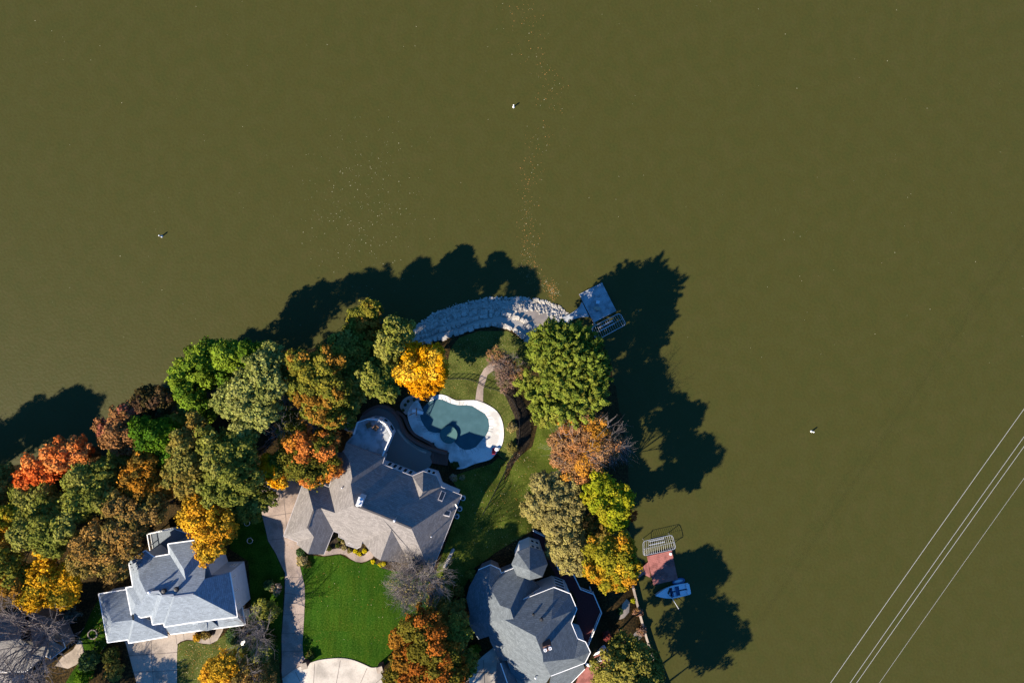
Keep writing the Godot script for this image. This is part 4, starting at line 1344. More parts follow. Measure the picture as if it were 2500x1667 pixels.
func build_house_brown() -> void:
	var V := ROOF_A_V
	var F := ROOF_A_F
	var c := at(900, 1260, 6.9)
	var o := thing("brown_roofed_house", "large house with many-gabled brown-grey shingle roof beside the swimming pool", "house", c)
	roof(o, V, F, M.roof_a)
	ridges(o, V, ["M0 M1 M2", "a7 a8"], M.ridge)
	fascia(o, V, ["a0 a1 a2 a3", "a5 a6 a13 p1 p2", "a12 w1 w2 w3", "se ne n1 b2 b1 n2 n3 n4", "a0 a12", "p3 p4 p5"], M.gutter, "gutter", 0.06)
	walls(o, outline(V, "a0 a12 w1 w2 w3 d0 n4 n3 n2 b1 b2 n1 ne se sw g3 g1 g0 p5 p4 p3 p2 p1 a13 a6 a5 a4 a3 a2 a1"), 3.9, 10.1, M.siding, 0.5)
	# gable wall of the garage wing and of the front gable
	for g in [["a3", "a4", "a5"], ["g0", "g1", "g2"]]:
		var st := st_new()
		tri(st, vert(V, g[0]) + Vector3(0, -0.1, -0.25), vert(V, g[1]) + Vector3(0, -0.2, -0.25), vert(V, g[2]) + Vector3(0, -0.1, -0.25), Vector3(0, 0, 1))
		put("gable", done(st), M.siding, o)
	var inw := v2(V, "M1") - v2(V, "n3")
	window_row(o, v2(V, "n3"), v2(V, "n2"), 4.9, 8.0, 5, inw, 0.5, 0.35, 0.22)
	window_row(o, v2(V, "n3"), v2(V, "n2"), 8.3, 9.9, 5, inw, 0.5, 0.35, 0.22)
	window_row(o, v2(V, "b1"), v2(V, "b2"), 5.6, 7.9, 2, inw, 0.5, 0.4, 0.16)
	window_row(o, v2(V, "b1"), v2(V, "b2"), 8.0, 9.6, 2, inw, 0.5, 0.55, 0.18)
	window_row(o, v2(V, "n2"), v2(V, "b1"), 7.8, 9.6, 1, inw, 0.5, 0.6, 0.18)
	window_row(o, v2(V, "ne"), v2(V, "se"), 7.6, 9.2, 4, Vector2(-1, 0), 0.5, 1.5, 2.0)
	# chimney with two flues
	var top := 16.7
	var q := flat_y([[874.9, 1212.6], [887, 1217], [881, 1237], [868.5, 1233]], top)
	var st := st_new()
	prism(st, q, 13.0, top, false)
	var ch := put("chimney", done(st), M.siding, o)
	for p in [[877, 1222.5], [873.5, 1231.5]]:
		st = st_new()
		lathe(st, at(p[0], p[1], top), [[0.2, 0.0], [0.2, 0.3], [0.26, 0.3], [0.26, 0.36], [0.0, 0.45]], 12)
		put("flue", done(st), M.white, ch)
	pipe(o, roof_point(V, F, 967.3, 1264), 1.7, 0.1, M.metal, M.white, "vent_pipe")
	pipe(o, roof_point(V, F, 1054, 1307), 0.7, 0.06, M.metal, M.white, "vent_pipe")
	pipe(o, roof_point(V, F, 835.6, 1189.7), 0.3, 0.06, M.metal, M.white, "vent_pipe")
	for s in [[1078.5, 1211, 0.75, 1.5, -0.37], [1091.5, 1252.5, 1.0, 0.85, -0.2]]:
		var p := roof_point(V, F, s[0], s[1]) + Vector3(0, 0.15, 0)
		st = st_new()
		var bs := Basis(Vector3.UP, s[4]) * Basis(Vector3.RIGHT, -0.45)
		box(st, p, Vector3(s[2], 0.5, s[3]), bs)
		var sk := put("skylight", done(st), M.gutter, o)
		st = st_new()
		box(st, p + bs.y * 0.262, Vector3(s[2] - 0.16, 0.02, s[3] - 0.16), bs)
		put("pane", done(st), M.glass, sk)
	# satellite dish on the east eave
	var dp := roof_point(V, F, 1116, 1232) + Vector3(0, 0.1, 0)
	st = st_new()
	bar(st, dp - Vector3(0, 0.3, 0), dp + Vector3(0, 0.6, 0), 0.05, 0.05)
	var sd := put("satellite_dish", done(st), M.metal, o)
	st = SurfaceTool.new()
	st = st_new()
	var tilt := Basis(Vector3(0, 0, 1), 1.1) * Basis(Vector3.RIGHT, 0.4)
	for i in 12:
		var a0 := TAU * i / 12.0
		var a1 := TAU * (i + 1) / 12.0
		var e0 := tilt * Vector3(cos(a0) * 0.38, 0.12, sin(a0) * 0.38)
		var e1 := tilt * Vector3(cos(a1) * 0.38, 0.12, sin(a1) * 0.38)
		tri(st, dp + Vector3(0, 0.6, 0), dp + Vector3(0, 0.6, 0) + e0, dp + Vector3(0, 0.6, 0) + e1, tilt.y)
	put("dish", done(st), M.white, sd)
	# raised terrace over a garden room
	var dk := [[844.5, 1080.4], [866, 1058], [875.6, 1029.4], [898.6, 1021.7], [926, 1023], [944, 1036.5], [957, 1060.5], [934.8, 1113]]
	var y := 8.7
	var poly := flat_y(dk, y)
	c = at(900, 1070, 4.5)
	var t := thing("roof_terrace", "white terrace with railing on top of the windowed garden room", "terrace", c)
	st = st_new()
	prism(st, poly, y - 0.3, y, true)
	put("floor", done(st), M.blue_dock, t)
	st = st_new()
	for pl in Geometry2D.offset_polygon(ccw(poly.duplicate()), -0.1):
		prism(st, pl, 4.3, y - 0.302, false)
	put("wall", done(st), M.siding, t)
	for i in [3, 4, 5]:
		window_row(t, poly[i], poly[i + 1], 4.9, 7.2, 1, Vector2(c.x, c.z) - poly[i], 0.1, 0.35, 0.2)
	var rp := []
	for i in range(1, 8):
		rp.append(poly[i])
	railing(t, rp, y, 1.0, M.white, false, 1.6)
	for ci in 2:
		var cp := at([918.5, 901.5][ci], [1044, 1038][ci], y)
		o = thing("garden_chair", ["brown wicker chair in the sun on the white terrace", "dark brown chair in the shade on the white terrace"][ci], "chair", cp)
		var bs := Basis(Vector3.UP, 0.9 - ci * 0.5)
		var wm: Material = M.wood
		st = st_new()
		box(st, cp + Vector3(0, 0.4, 0), Vector3(0.75, 0.12, 0.75), bs)
		put("seat", done(st), wm, o)
		st = st_new()
		box(st, cp + Vector3(0, 0.72, 0) + bs * Vector3(0, 0, -0.38), Vector3(0.75, 0.6, 0.1), bs)
		put("backrest", done(st), wm, o)
		for e in [-1.0, 1.0]:
			st = st_new()
			box(st, cp + Vector3(0, 0.52, 0) + bs * Vector3(0.36 * e, 0, 0), Vector3(0.1, 0.16, 0.72), bs)
			put("armrest", done(st), wm, o)
		for e in [[-1, -1], [1, -1], [-1, 1], [1, 1]]:
			st = st_new()
			box(st, cp + Vector3(0, 0.17, 0) + bs * Vector3(0.33 * e[0], 0, 0.33 * e[1]), Vector3(0.08, 0.34, 0.08), bs)
			put("leg", done(st), wm, o)
	# outside stair beside the terrace
	var sa := at(863, 1047, 8.7)
	var sb := at(838, 1036, 5.0)
	o = thing("outside_stair", "white railed stair descending from the terrace into the trees", "stair", Vector3(sb.x, 4.0, sb.z))
	for i in 12:
		var k := (i + 0.5) / 12.0
		st = st_new()
		box(st, sa.lerp(sb, k) + Vector3(0, -0.1, 0), Vector3(0.3, 0.05, 1.0), Basis(Vector3.UP, 0.4))
		put("step", done(st), M.blue_dock, o)
	for e in [-0.55, 0.55]:
		var off := Vector3(0.22 * e, 0.0, e)
		st = st_new()
		bar(st, sa + off - Vector3(0, 0.15, 0), sb + off - Vector3(0, 0.15, 0), 0.08, 0.25)
		bar(st, sa + off + Vector3(0, 0.9, 0), sb + off + Vector3(0, 0.9, 0), 0.1, 0.06)
		put("handrail", done(st), M.white, o)
		for k in [0.0, 0.5, 1.0]:
			st = st_new()
			var p := sa.lerp(sb, k) + off
			bar(st, Vector3(p.x, ground(p.x, p.z) - 0.1, p.z), p + Vector3(0, 0.95, 0), 0.1, 0.1)
			put("post", done(st), M.white, o)

func build_house_grey() -> void:
	var V := ROOF_B_V
	var c := at(430, 1440, 6.5)
	var o := thing("grey_roofed_house", "two-storey house with light grey-blue hipped roof and white gutters", "house", c)
	roof(o, V, ROOF_B_F, M.roof_b)
	roof(o, ROOF_BL_V, ROOF_BL_F, M.roof_b)
	roof(o, ROOF_BP_V, ROOF_BP_F, M.roof_b)
	fascia(o, V, ["u0 u1 u2 u3 u4 u5 u6", "u7 u8", "s0 s1 s2 s3 s4 s5 s6", "u0 w0 q0 q2", "u8 s6"], M.white, "gutter", 0.15)
	fascia(o, ROOF_BL_V, ["c1 c0 c2 c3 c4 c5"], M.white, "gutter", 0.15)
	fascia(o, ROOF_BP_V, ["d4 d3 d2"], M.white, "gutter", 0.15)
	ridges(o, V, ["R1 r1", "r2 r3", "r4 R0"], M.ridge_grey)
	walls(o, outline(V, "u0 u1 u2 u3 u4 u5 u6 v5 u7 u8 s6 s5 s4 s3 s2 s1 s0 q2 q0 w0"), 5.6, 12.7, M.siding, 0.4)
	walls(o, outline(ROOF_BL_V, "c0 c1 k2 k0 k1 c5 c4 c3 c2"), 5.6, 9.45, M.siding, 0.4)
	walls(o, outline(ROOF_BP_V, "d0 d4 d3 d2 d5 d1"), 5.6, 9.45, M.siding, 0.4)
	window_row(o, v2(V, "u7"), v2(V, "u8"), 10.2, 11.8, 3, Vector2(-1, 0), 0.4, 1.2, 1.9)
	window_row(o, v2(V, "v5"), v2(V, "u7"), 7.4, 8.8, 2, Vector2(0, 1), 0.4, 0.9, 0.15)
	window_row(o, v2(V, "u5"), v2(V, "u6"), 10.0, 11.6, 1, Vector2(-1, 0), 0.4, 0.6, 0.2)
	window_row(o, v2(V, "u4"), v2(V, "u5"), 9.8, 11.8, 3, Vector2(0, 1), 0.4, 0.5, 0.4)
	window_row(o, v2(V, "u2"), v2(V, "u3"), 9.8, 11.8, 1, Vector2(0, 1), 0.4, 0.5, 0.4)
	# entrance gable over the porch
	var E := {"g0": Vector3(479.6, 1500.4, 13.2), "g1": Vector3(482, 1524.5, 12.6), "g2": Vector3(503.6, 1519, 11.2), "g3": Vector3(506, 1540, 10.6), "g4": Vector3(533.7, 1531, 9.7), "g5": Vector3(516, 1516, 12.0), "g6": Vector3(463, 1526, 11.2), "g7": Vector3(489, 1539, 9.8)}
	roof(o, E, ["g0 g1 g2 g3 g4 g5", "g0 g6 g1", "g1 g7 g3 g2"], M.roof_b)
	pipe(o, roof_point(V, ROOF_B_F, 374.4, 1438), 1.3, 0.12, M.metal, M.white, "vent_pipe")
	for p in [[402.5, 1440], [432.5, 1436]]:
		var rp := roof_point(V, ROOF_B_F, p[0], p[1])
		var st := st_new()
		lathe(st, rp - Vector3(0, 0.1, 0), [[0.2, 0.0], [0.2, 0.3], [0.34, 0.36], [0.38, 0.55], [0.28, 0.72], [0.0, 0.78]], 12)
		put("turbine_vent", done(st), M.dark_metal, o)
	# rear deck behind the house
	var dk := flat_y([[366, 1300], [430, 1286], [470, 1300], [455, 1330], [414, 1352], [376, 1356]], 8.2)
	var t := thing("rear_deck", "grey rear deck behind the grey-blue roofed house", "deck", at(410, 1320, 6.0))
	var st2 := st_new()
	prism(st2, dk, 7.95, 8.2)
	put("floor", done(st2), M.roof_b, t)
	for e in [[368, 1302], [430, 1288], [376, 1352]]:
		st2 = st_new()
		var p := at(e[0], e[1], 8.0)
		bar(st2, Vector3(p.x + 0.2, 4.0, p.z + 0.2), Vector3(p.x + 0.2, 7.95, p.z + 0.2), 0.15, 0.15)
		put("post", done(st2), M.wood, t)
	railing(t, [dk[5], dk[0], dk[1], dk[2]], 8.2, 1.0, M.white, false, 1.8)
	# small things beside the house
	var hp := on_ground(612, 1318)
	for q in [[612, 1318, "round wire plant ring on the dark lawn east of the grey house"], [605, 1275, "round wire plant ring close to the maple by the grey house"]]:
		hp = on_ground(q[0], q[1])
		var ring := st_new()
		for i in 20:
			var a := TAU * i / 20.0
			var b := TAU * (i + 1) / 20.0
			tube(ring, hp + Vector3(cos(a) * 0.45, 0.5, sin(a) * 0.45), hp + Vector3(cos(b) * 0.45, 0.5, sin(b) * 0.45), 0.035, 0.035, 4)
		for i in 4:
			var a := TAU * i / 4.0
			tube(ring, hp + Vector3(cos(a) * 0.45, 0.0, sin(a) * 0.45), hp + Vector3(cos(a) * 0.45, 0.5, sin(a) * 0.45), 0.02, 0.02, 4)
		var ro := put("plant_ring", done(ring), M.metal, self)
		tag(ro, q[2], "plant support")
	var bx := on_ground(597, 1565)
	var ub := thing("utility_box", "small white utility box at the foot of the juniper", "box", bx)
	var st3 := st_new()
	box(st3, bx + Vector3(0, 0.35, 0), Vector3(0.7, 0.7, 0.6), Basis(Vector3.UP, 0.3))
	put("cabinet", done(st3), M.white, ub)
	st3 = st_new()
	box(st3, bx + Vector3(0, 0.73, 0), Vector3(0.76, 0.06, 0.66), Basis(Vector3.UP, 0.3))
	put("lid", done(st3), M.metal, ub)

func build_house_tower() -> void:
	var V := ROOF_C_V
	var c := at(1290, 1500, 5.4)
	var o := thing("turreted_house", "house with slate-blue hipped roofs and an octagonal tower facing the lake", "house", c)
	roof(o, V, ROOF_C_F, M.roof_c)
	roof(o, ROOF_T_V, ROOF_T_F, M.roof_c)
	fascia(o, V, ["y1 x0", "x0 x1 x2 x3 x4 x5 x6 x7 x8", "a b c d e", "x8 s9 s10"], M.white, "gutter", 0.1)
	walls(o, outline(ROOF_T_V, "t0 t1 t2 t3 t4 t5 t6 t7"), 3.0, 12.2, M.siding, 0.5)
	walls(o, outline(V, "a b c d e rn0 y1 x0 m0 w6 w5 w4 w3 w2 w1"), 4.4, 9.4, M.stone_wall, 0.5)
	walls(o, outline(V, "x0 x1 x2 x3 x4 x5 x6 x7 x8 s9 s10 Yq z1 m1"), 3.0, 10.8, M.siding, 0.5)
	walls(o, outline(V, "w6 z2 z1 Yq s6 s5 s3 w9 w8 w7"), 4.4, 9.2, M.stone_wall, 0.6)
	var TV := ROOF_T_V
	for y in [6.4, 9.2]:
		window_row(o, v2(TV, "t2"), v2(TV, "t3"), y, y + 1.5, 2, Vector2(0, 1), 0.5, 0.4, 0.12)
		window_row(o, v2(TV, "t3"), v2(TV, "t4"), y, y + 1.5, 1, Vector2(-1, 0), 0.5, 0.5, 0.12)
	for y in [5.4, 6.7, 8.0, 9.3]:
		window_row(o, v2(V, "x1"), v2(V, "x2"), y, y + 1.1, 1, Vector2(0, 1), 0.5, 0.5, 0.2)
	for y in [5.6, 8.2]:
		window_row(o, v2(V, "x2"), v2(V, "x3"), y, y + 1.9, 2, Vector2(-1, 0), 0.5, 0.5, 0.15)
		window_row(o, v2(V, "x4"), v2(V, "x5"), y, y + 1.8, 2, Vector2(-1, 0), 0.5, 0.5, 0.25)
	window_row(o, v2(V, "d"), v2(V, "e"), 7.6, 9.0, 2, Vector2(0, 1), 0.5, 0.4, 0.15)
	# lower roofs over the garage bay and the lake-side porch
	var G := {"a": Vector3(1213, 1618, 8.9), "b": Vector3(1222, 1619, 11.0), "c": Vector3(1252, 1705, 11.0), "d": Vector3(1205, 1705, 8.9), "e": Vector3(1238, 1613, 9.2), "f": Vector3(1279, 1705, 9.2)}
	roof(o, G, ["a b c d", "b e f c"], M.roof_c)
	fascia(o, G, ["b c"], M.white, "trim", 0.12)
	var P := {"a": Vector3(1345, 1650, 10.4), "b": Vector3(1382, 1636, 10.4), "c": Vector3(1424, 1620, 10.4), "d": Vector3(1428, 1633, 8.8), "e": Vector3(1395, 1667, 8.6), "f": Vector3(1375, 1705, 8.6), "g": Vector3(1335, 1705, 9.6)}
	roof(o, P, ["a b c d e f g"], M.roof_c)
	fascia(o, P, ["d e f"], M.white, "gutter", 0.1)
	# brick chimney
	var top := 17.6
	var st := st_new()
	prism(st, flat_y([[1325, 1579], [1343.5, 1574], [1348, 1585], [1330.5, 1592]], top), 12.5, top, false)
	var ch := put("chimney", done(st), M.brick, o)
	for p in [[1331, 1585], [1343, 1580.5]]:
		st = st_new()
		var cp := at(p[0], p[1], top)
		lathe(st, cp, [[0.24, 0.0], [0.24, 0.4], [0.18, 0.4], [0.18, 0.1], [0.0, 0.1]], 10)
		put("flue", done(st), M.white, ch)
	pipe(o, roof_point(V, ROOF_C_F, 1307, 1650), 0.6, 0.09, M.metal, M.white, "vent_pipe")
	pipe(o, roof_point(V, ROOF_C_F, 1302, 1498), 0.25, 0.1, M.dark_metal, M.dark_metal, "vent_pipe")
	pipe(o, roof_point(V, ROOF_C_F, 1322, 1509), 0.35, 0.14, M.dark_metal, M.dark_metal, "vent_pipe")
	# maroon deck along the lake side
	var dk := [[1302, 1292], [1332, 1307], [1347, 1338], [1362, 1385], [1396, 1392], [1416, 1433], [1448, 1445], [1467, 1490], [1434, 1572], [1412, 1545], [1398, 1500], [1380, 1450], [1335, 1440], [1320, 1400], [1320, 1350], [1300, 1320]]
	var y := 5.0
	var poly := flat_y(dk, y)
	var t := thing("maroon_deck", "long maroon deck with white railing wrapping the turreted house", "deck", at(1430, 1500, 2.0))
	st = st_new()
	prism(st, poly, y - 0.3, y)
	put("floor", done(st), M.maroon, t)
	var rp := []
	for i in range(0, 9):
		rp.append(poly[i])
	railing(t, rp, y, 1.05, M.white, false, 2.0)
	for i in range(0, 9):
		st = st_new()
		var p := Vector3(poly[i].x, y, poly[i].y).lerp(Vector3(at(1380, 1460, y).x, y, at(1380, 1460, y).z), 0.06)
		bar(st, Vector3(p.x, ground(p.x, p.z) - 0.2, p.z), Vector3(p.x, y - 0.3, p.z), 0.2, 0.2)
		put("post", done(st), M.white, t)
	# lower terraces of brick south of the deck
	curved_wall("terrace_wall", "white-capped terrace wall below the corner of the turreted house", [[1442, 1600], [1456, 1596], [1475, 1588], [1484, 1600], [1492, 1616], [1500, 1634]], 4.0, 2.6, 0.3, M.white)
	curved_wall("terrace_wall", "white-capped terrace wall stepping out from the house's brick landing", [[1430, 1620], [1440, 1626], [1452, 1620], [1470, 1610]], 4.4, 3.0, 0.3, M.white)
	st = st_new()
	prism(st, flat_y([[1430, 1612], [1475, 1592], [1492, 1625], [1480, 1660], [1440, 1700], [1400, 1690], [1415, 1640]], 3.4), 2.0, 3.4, false)
	struct("brick_terrace", done(st), M.red_dock)
	# sea wall
	curved_wall("sea_wall", "straight pale sea wall along the lake beside the red dock", [[1541, 1405], [1546, 1432], [1555, 1470], [1566, 1512], [1582, 1568], [1604, 1630], [1640, 1720]], 1.0, 1.8, 0.3, M.concrete)
	# brick pillar lamps at the drive
	for q in [[750, 1613, "square brick pillar with stone cap where driveway meets the street"], [932, 1622, "square brick pillar with stone cap beside the rusty-leaved tree"]]:
		var p := on_ground(q[0], q[1])
		var b := thing("brick_pillar", q[2], "pillar", p, "pillars at the end of the drive")
		st = st_new()
		box(st, p + Vector3(0, 0.85, 0), Vector3(0.8, 1.9, 0.8), Basis(Vector3.UP, 0.3))
		put("shaft", done(st), M.brick, b)
		st = st_new()
		box(st, p + Vector3(0, 1.86, 0), Vector3(1.0, 0.12, 1.0), Basis(Vector3.UP, 0.3))
		put("cap", done(st), M.concrete, b)

func build_house_corner() -> void:
	var V := {"a": Vector3(-60, 1520, 9.6), "b": Vector3(38, 1500, 9.6), "r0": Vector3(48, 1560, 14.4), "r1": Vector3(122, 1560, 13.2), "r2": Vector3(-60, 1572, 14.4), "c": Vector3(66, 1490, 9.6), "d": Vector3(128, 1512, 9.6), "e": Vector3(150, 1560, 9.6), "f": Vector3(158, 1582, 9.6), "g": Vector3(124, 1608, 9.6), "h": Vector3(108, 1600, 10.6), "i": Vector3(60, 1640, 9.6), "j": Vector3(-60, 1640, 9.6), "k": Vector3(80, 1580, 13.6), "l": Vector3(114, 1578, 12.6)}
	var F := ["r2 r0 b a", "r0 k c b", "k l r1 d c", "r1 l g f e", "r1 e d", "r2 j i h k r0", "k h g l"]
	var o := thing("taupe_roofed_house", "house with taupe shingle roof behind the bare tree", "house", at(60, 1570, 6.4))
	roof(o, V, F, M.roof_d)
	fascia(o, V, ["e f g h i j"], M.white, "gutter", 0.12)
	walls(o, outline(V, "a b c d e f g h i j"), 5.2, 9.45, M.stone_wall, 0.4)
	# the next house shows one white eave
	var W := {"a": Vector3(-60, 1660, 10.5), "b": Vector3(5, 1610, 9.6), "c": Vector3(26, 1660, 9.6), "d": Vector3(30, 1760, 9.6), "e": Vector3(-60, 1780, 9.6)}
	o = thing("pale_roofed_house", "corner of a house with a pale sunlit roof below the bare tree", "house", at(-10, 1680, 6.4))
	roof(o, W, ["a b c d e"], M.street)
	walls(o, outline(W, "a b c d e"), 5.2, 9.3, M.siding, 0.3)

func lift_frame(called: String, label: String, corners: Array, y: float, bars: int) -> void:
	var p := []
	for q in corners:
		p.append(at(q[0], q[1], y))
	var o := thing(called, label, "boat lift", Vector3(p[0].x, 0, p[0].z), "boat lifts beside the docks")
	var st := st_new()
	# rim with rounded corners
	var rim := []
	for i in 4:
		var c: Vector3 = p[i]
		var a: Vector3 = c.lerp(p[(i + 3) % 4], 0.42 / c.distance_to(p[(i + 3) % 4]))
		var b: Vector3 = c.lerp(p[(i + 1) % 4], 0.42 / c.distance_to(p[(i + 1) % 4]))
		rim.append(a)
		rim.append(a.lerp(b, 0.5).lerp(c, 0.4))
		rim.append(b)
	for i in rim.size():
		tube(st, rim[i], rim[(i + 1) % rim.size()], 0.045, 0.045, 6)
	put("rim", done(st), M.metal, o)
	for i in bars:
		var k := (i + 0.7) / (bars + 0.4)
		st = st_new()
		var a: Vector3 = p[0].lerp(p[1], k)
		var b: Vector3 = p[3].lerp(p[2], k)
		var m := (a + b) * 0.5 + Vector3(0, 0.25, 0)
		tube(st, a, m, 0.018, 0.018, 5)
		tube(st, m, b, 0.018, 0.018, 5)
		put("bow", done(st), M.metal, o)
	st = st_new()
	tube(st, (p[0] + p[3]) * 0.5 + Vector3(0, 0.25, 0), (p[1] + p[2]) * 0.5 + Vector3(0, 0.25, 0), 0.022, 0.022, 5)
	put("ridge_bar", done(st), M.metal, o)
	for i in 4:
		st = st_new()
		var c: Vector3 = p[i].lerp((p[0] + p[2]) * 0.5, 0.12)
		tube(st, Vector3(c.x, -0.6, c.z), Vector3(c.x, y, c.z), 0.06, 0.06, 6)
		put("leg", done(st), M.metal, o)
	for k in [0.3, 0.55]:
		st = st_new()
		var a: Vector3 = p[0].lerp(p[3], k).lerp(p[1].lerp(p[2], k), 0.25)
		var b: Vector3 = p[0].lerp(p[3], k).lerp(p[1].lerp(p[2], k), 0.75)
		bar(st, Vector3(a.x, 0.5, a.z), Vector3(b.x, 0.5, b.z), 0.12, 0.1)
		put("bunk", done(st), M.metal, o)
		for e in [a, b]:
			st = st_new()
			bar(st, Vector3(e.x, -0.6, e.z), Vector3(e.x, 0.45, e.z), 0.06, 0.06)
			put("strut", done(st), M.metal, o)

func dock(called: String, label: String, corners: Array, y: float, m: Material, ramp: Array) -> Node3D:
	var q := []
	for c in corners:
		q.append(at(c[0], c[1], y))
	var o := thing(called, label, "dock", Vector3(q[0].x, 0, q[0].z))
	# boards side by side with hairline gaps
	var cnt := int(q[0].distance_to(q[3]) / 0.3)
	var st := st_new()
	for i in cnt:
		var a0: Vector3 = q[0].lerp(q[3], (i + 0.03) / cnt)
		var a1: Vector3 = q[0].lerp(q[3], (i + 0.97) / cnt)
		var b0: Vector3 = q[1].lerp(q[2], (i + 0.03) / cnt)
		var b1: Vector3 = q[1].lerp(q[2], (i + 0.97) / cnt)
		prism(st, PackedVector2Array([Vector2(a0.x, a0.z), Vector2(b0.x, b0.z), Vector2(b1.x, b1.z), Vector2(a1.x, a1.z)]), y - 0.05, y)
	put("boards", done(st), m, o)
	st = st_new()
	var fr := PackedVector2Array()
	for c in q:
		fr.append(Vector2(c.x, c.z))
	prism(st, fr, y - 0.3, y - 0.055)
	put("frame", done(st), M.wood, o)
	for c in q:
		st = st_new()
		var p: Vector3 = c.lerp((q[0] + q[2]) * 0.5, 0.06)
		tube(st, Vector3(p.x, -0.8, p.z), Vector3(p.x, y - 0.3, p.z), 0.12, 0.12, 7)
		put("pile", done(st), M.wood, o)
	st = st_new()
	prism(st, flat_y(ramp, y), y - 0.2, y - 0.02)
	put("ramp", done(st), m, o)
	return o

func build_docks() -> void:
	dock("blue_grey_dock", "square grey-blue dock at the end of the pale rock shore", [[1413.8, 718.2], [1470, 689.5], [1505, 759], [1449.4, 787.7]], 0.7, M.blue_dock, [[1421, 737], [1415, 748], [1402, 760], [1385, 770], [1360, 780], [1362, 800], [1385, 786], [1400, 779], [1420, 774], [1439, 773]])
	lift_frame("boat_lift", "empty metal boat lift frame beside the grey-blue dock", [[1443.6, 799.7], [1513.7, 763.6], [1529, 791.7], [1456.8, 830.7]], 2.4, 14)
	var b := at(1457, 753, 0.7)
	var o := thing("bench", "pale wooden bench on the grey-blue dock", "bench", b)
	var bs := Basis(Vector3.UP, -0.15)
	var st := st_new()
	box(st, b + Vector3(0, 0.45, 0), Vector3(1.15, 0.08, 0.55), bs)
	put("seat", done(st), M.concrete, o)
	for e in [-0.45, 0.45]:
		st = st_new()
		box(st, b + Vector3(0, 0.2, 0) + bs * Vector3(e, 0, 0), Vector3(0.1, 0.41, 0.5), bs)
		put("leg", done(st), M.concrete, o)
	b = at(1459, 738, 0.7)
	o = thing("dock_box", "small pale storage box behind the bench on the dock", "box", b)
	st = st_new()
	box(st, b + Vector3(0, 0.25, 0), Vector3(0.55, 0.5, 0.5), bs)
	put("body", done(st), M.white, o)
	st = st_new()
	box(st, b + Vector3(0, 0.52, 0), Vector3(0.6, 0.05, 0.55), bs)
	put("lid", done(st), M.metal, o)
	b = at(1449, 791, 0.0)
	st = st_new()
	lathe(st, b, [[0.16, -0.8], [0.16, 1.3], [0.2, 1.3], [0.2, 1.38], [0.0, 1.46]], 10)
	tag(put("mooring_post", done(st), M.concrete, self), "round mooring post between the grey-blue dock and the lift", "post")
	dock("red_dock", "faded red rectangular dock beside the blue motorboat", [[1580, 1358], [1640.4, 1343.6], [1655.8, 1414.5], [1595.6, 1428.6]], 0.7, M.red_dock, [[1583, 1372], [1572, 1382], [1556, 1398], [1546, 1412], [1556, 1414], [1572, 1402], [1589, 1411]])
	lift_frame("boat_lift", "empty metal boat lift frame at the head of the red dock", [[1570, 1321.5], [1641.8, 1305.4], [1651, 1339.5], [1571, 1357]], 1.9, 15)
	b = at(1637, 1352, 0.7)
	o = thing("kayak_paddle_rack", "small white paddle board lying on the red dock corner", "board", b)
	st = st_new()
	lathe(st, b + Vector3(0, 0.12, 0), [[0.0, -0.02], [0.24, 0.0], [0.24, 0.05], [0.0, 0.06]], 10)
	var pb := put("board", done(st), M.white, o)
	pb.scale = Vector3(1, 1, 1)
	build_boat()
	# buoys
	for q in [[1254, 261, "bright white channel buoy floating alone in the open lake"], [394, 577, "white channel buoy on the lake beyond the wooded bank"], [1982, 1053, "white channel buoy between the houses and the power lines"]]:
		var p := at(q[0], q[1], 0.0)
		o = thing("channel_buoy", q[2], "buoy", p, "white buoys on the lake")
		st = st_new()
		lathe(st, p, [[0.0, -0.4], [0.18, -0.35], [0.21, 0.0], [0.17, 0.12], [0.12, 0.2], [0.12, 0.95], [0.08, 1.04], [0.0, 1.06]], 14)
		put("float", done(st), M.white, o)
		st = st_new()
		lathe(st, p, [[0.124, 0.7], [0.124, 0.78]], 14)
		put("band", done(st), M.copper, o)

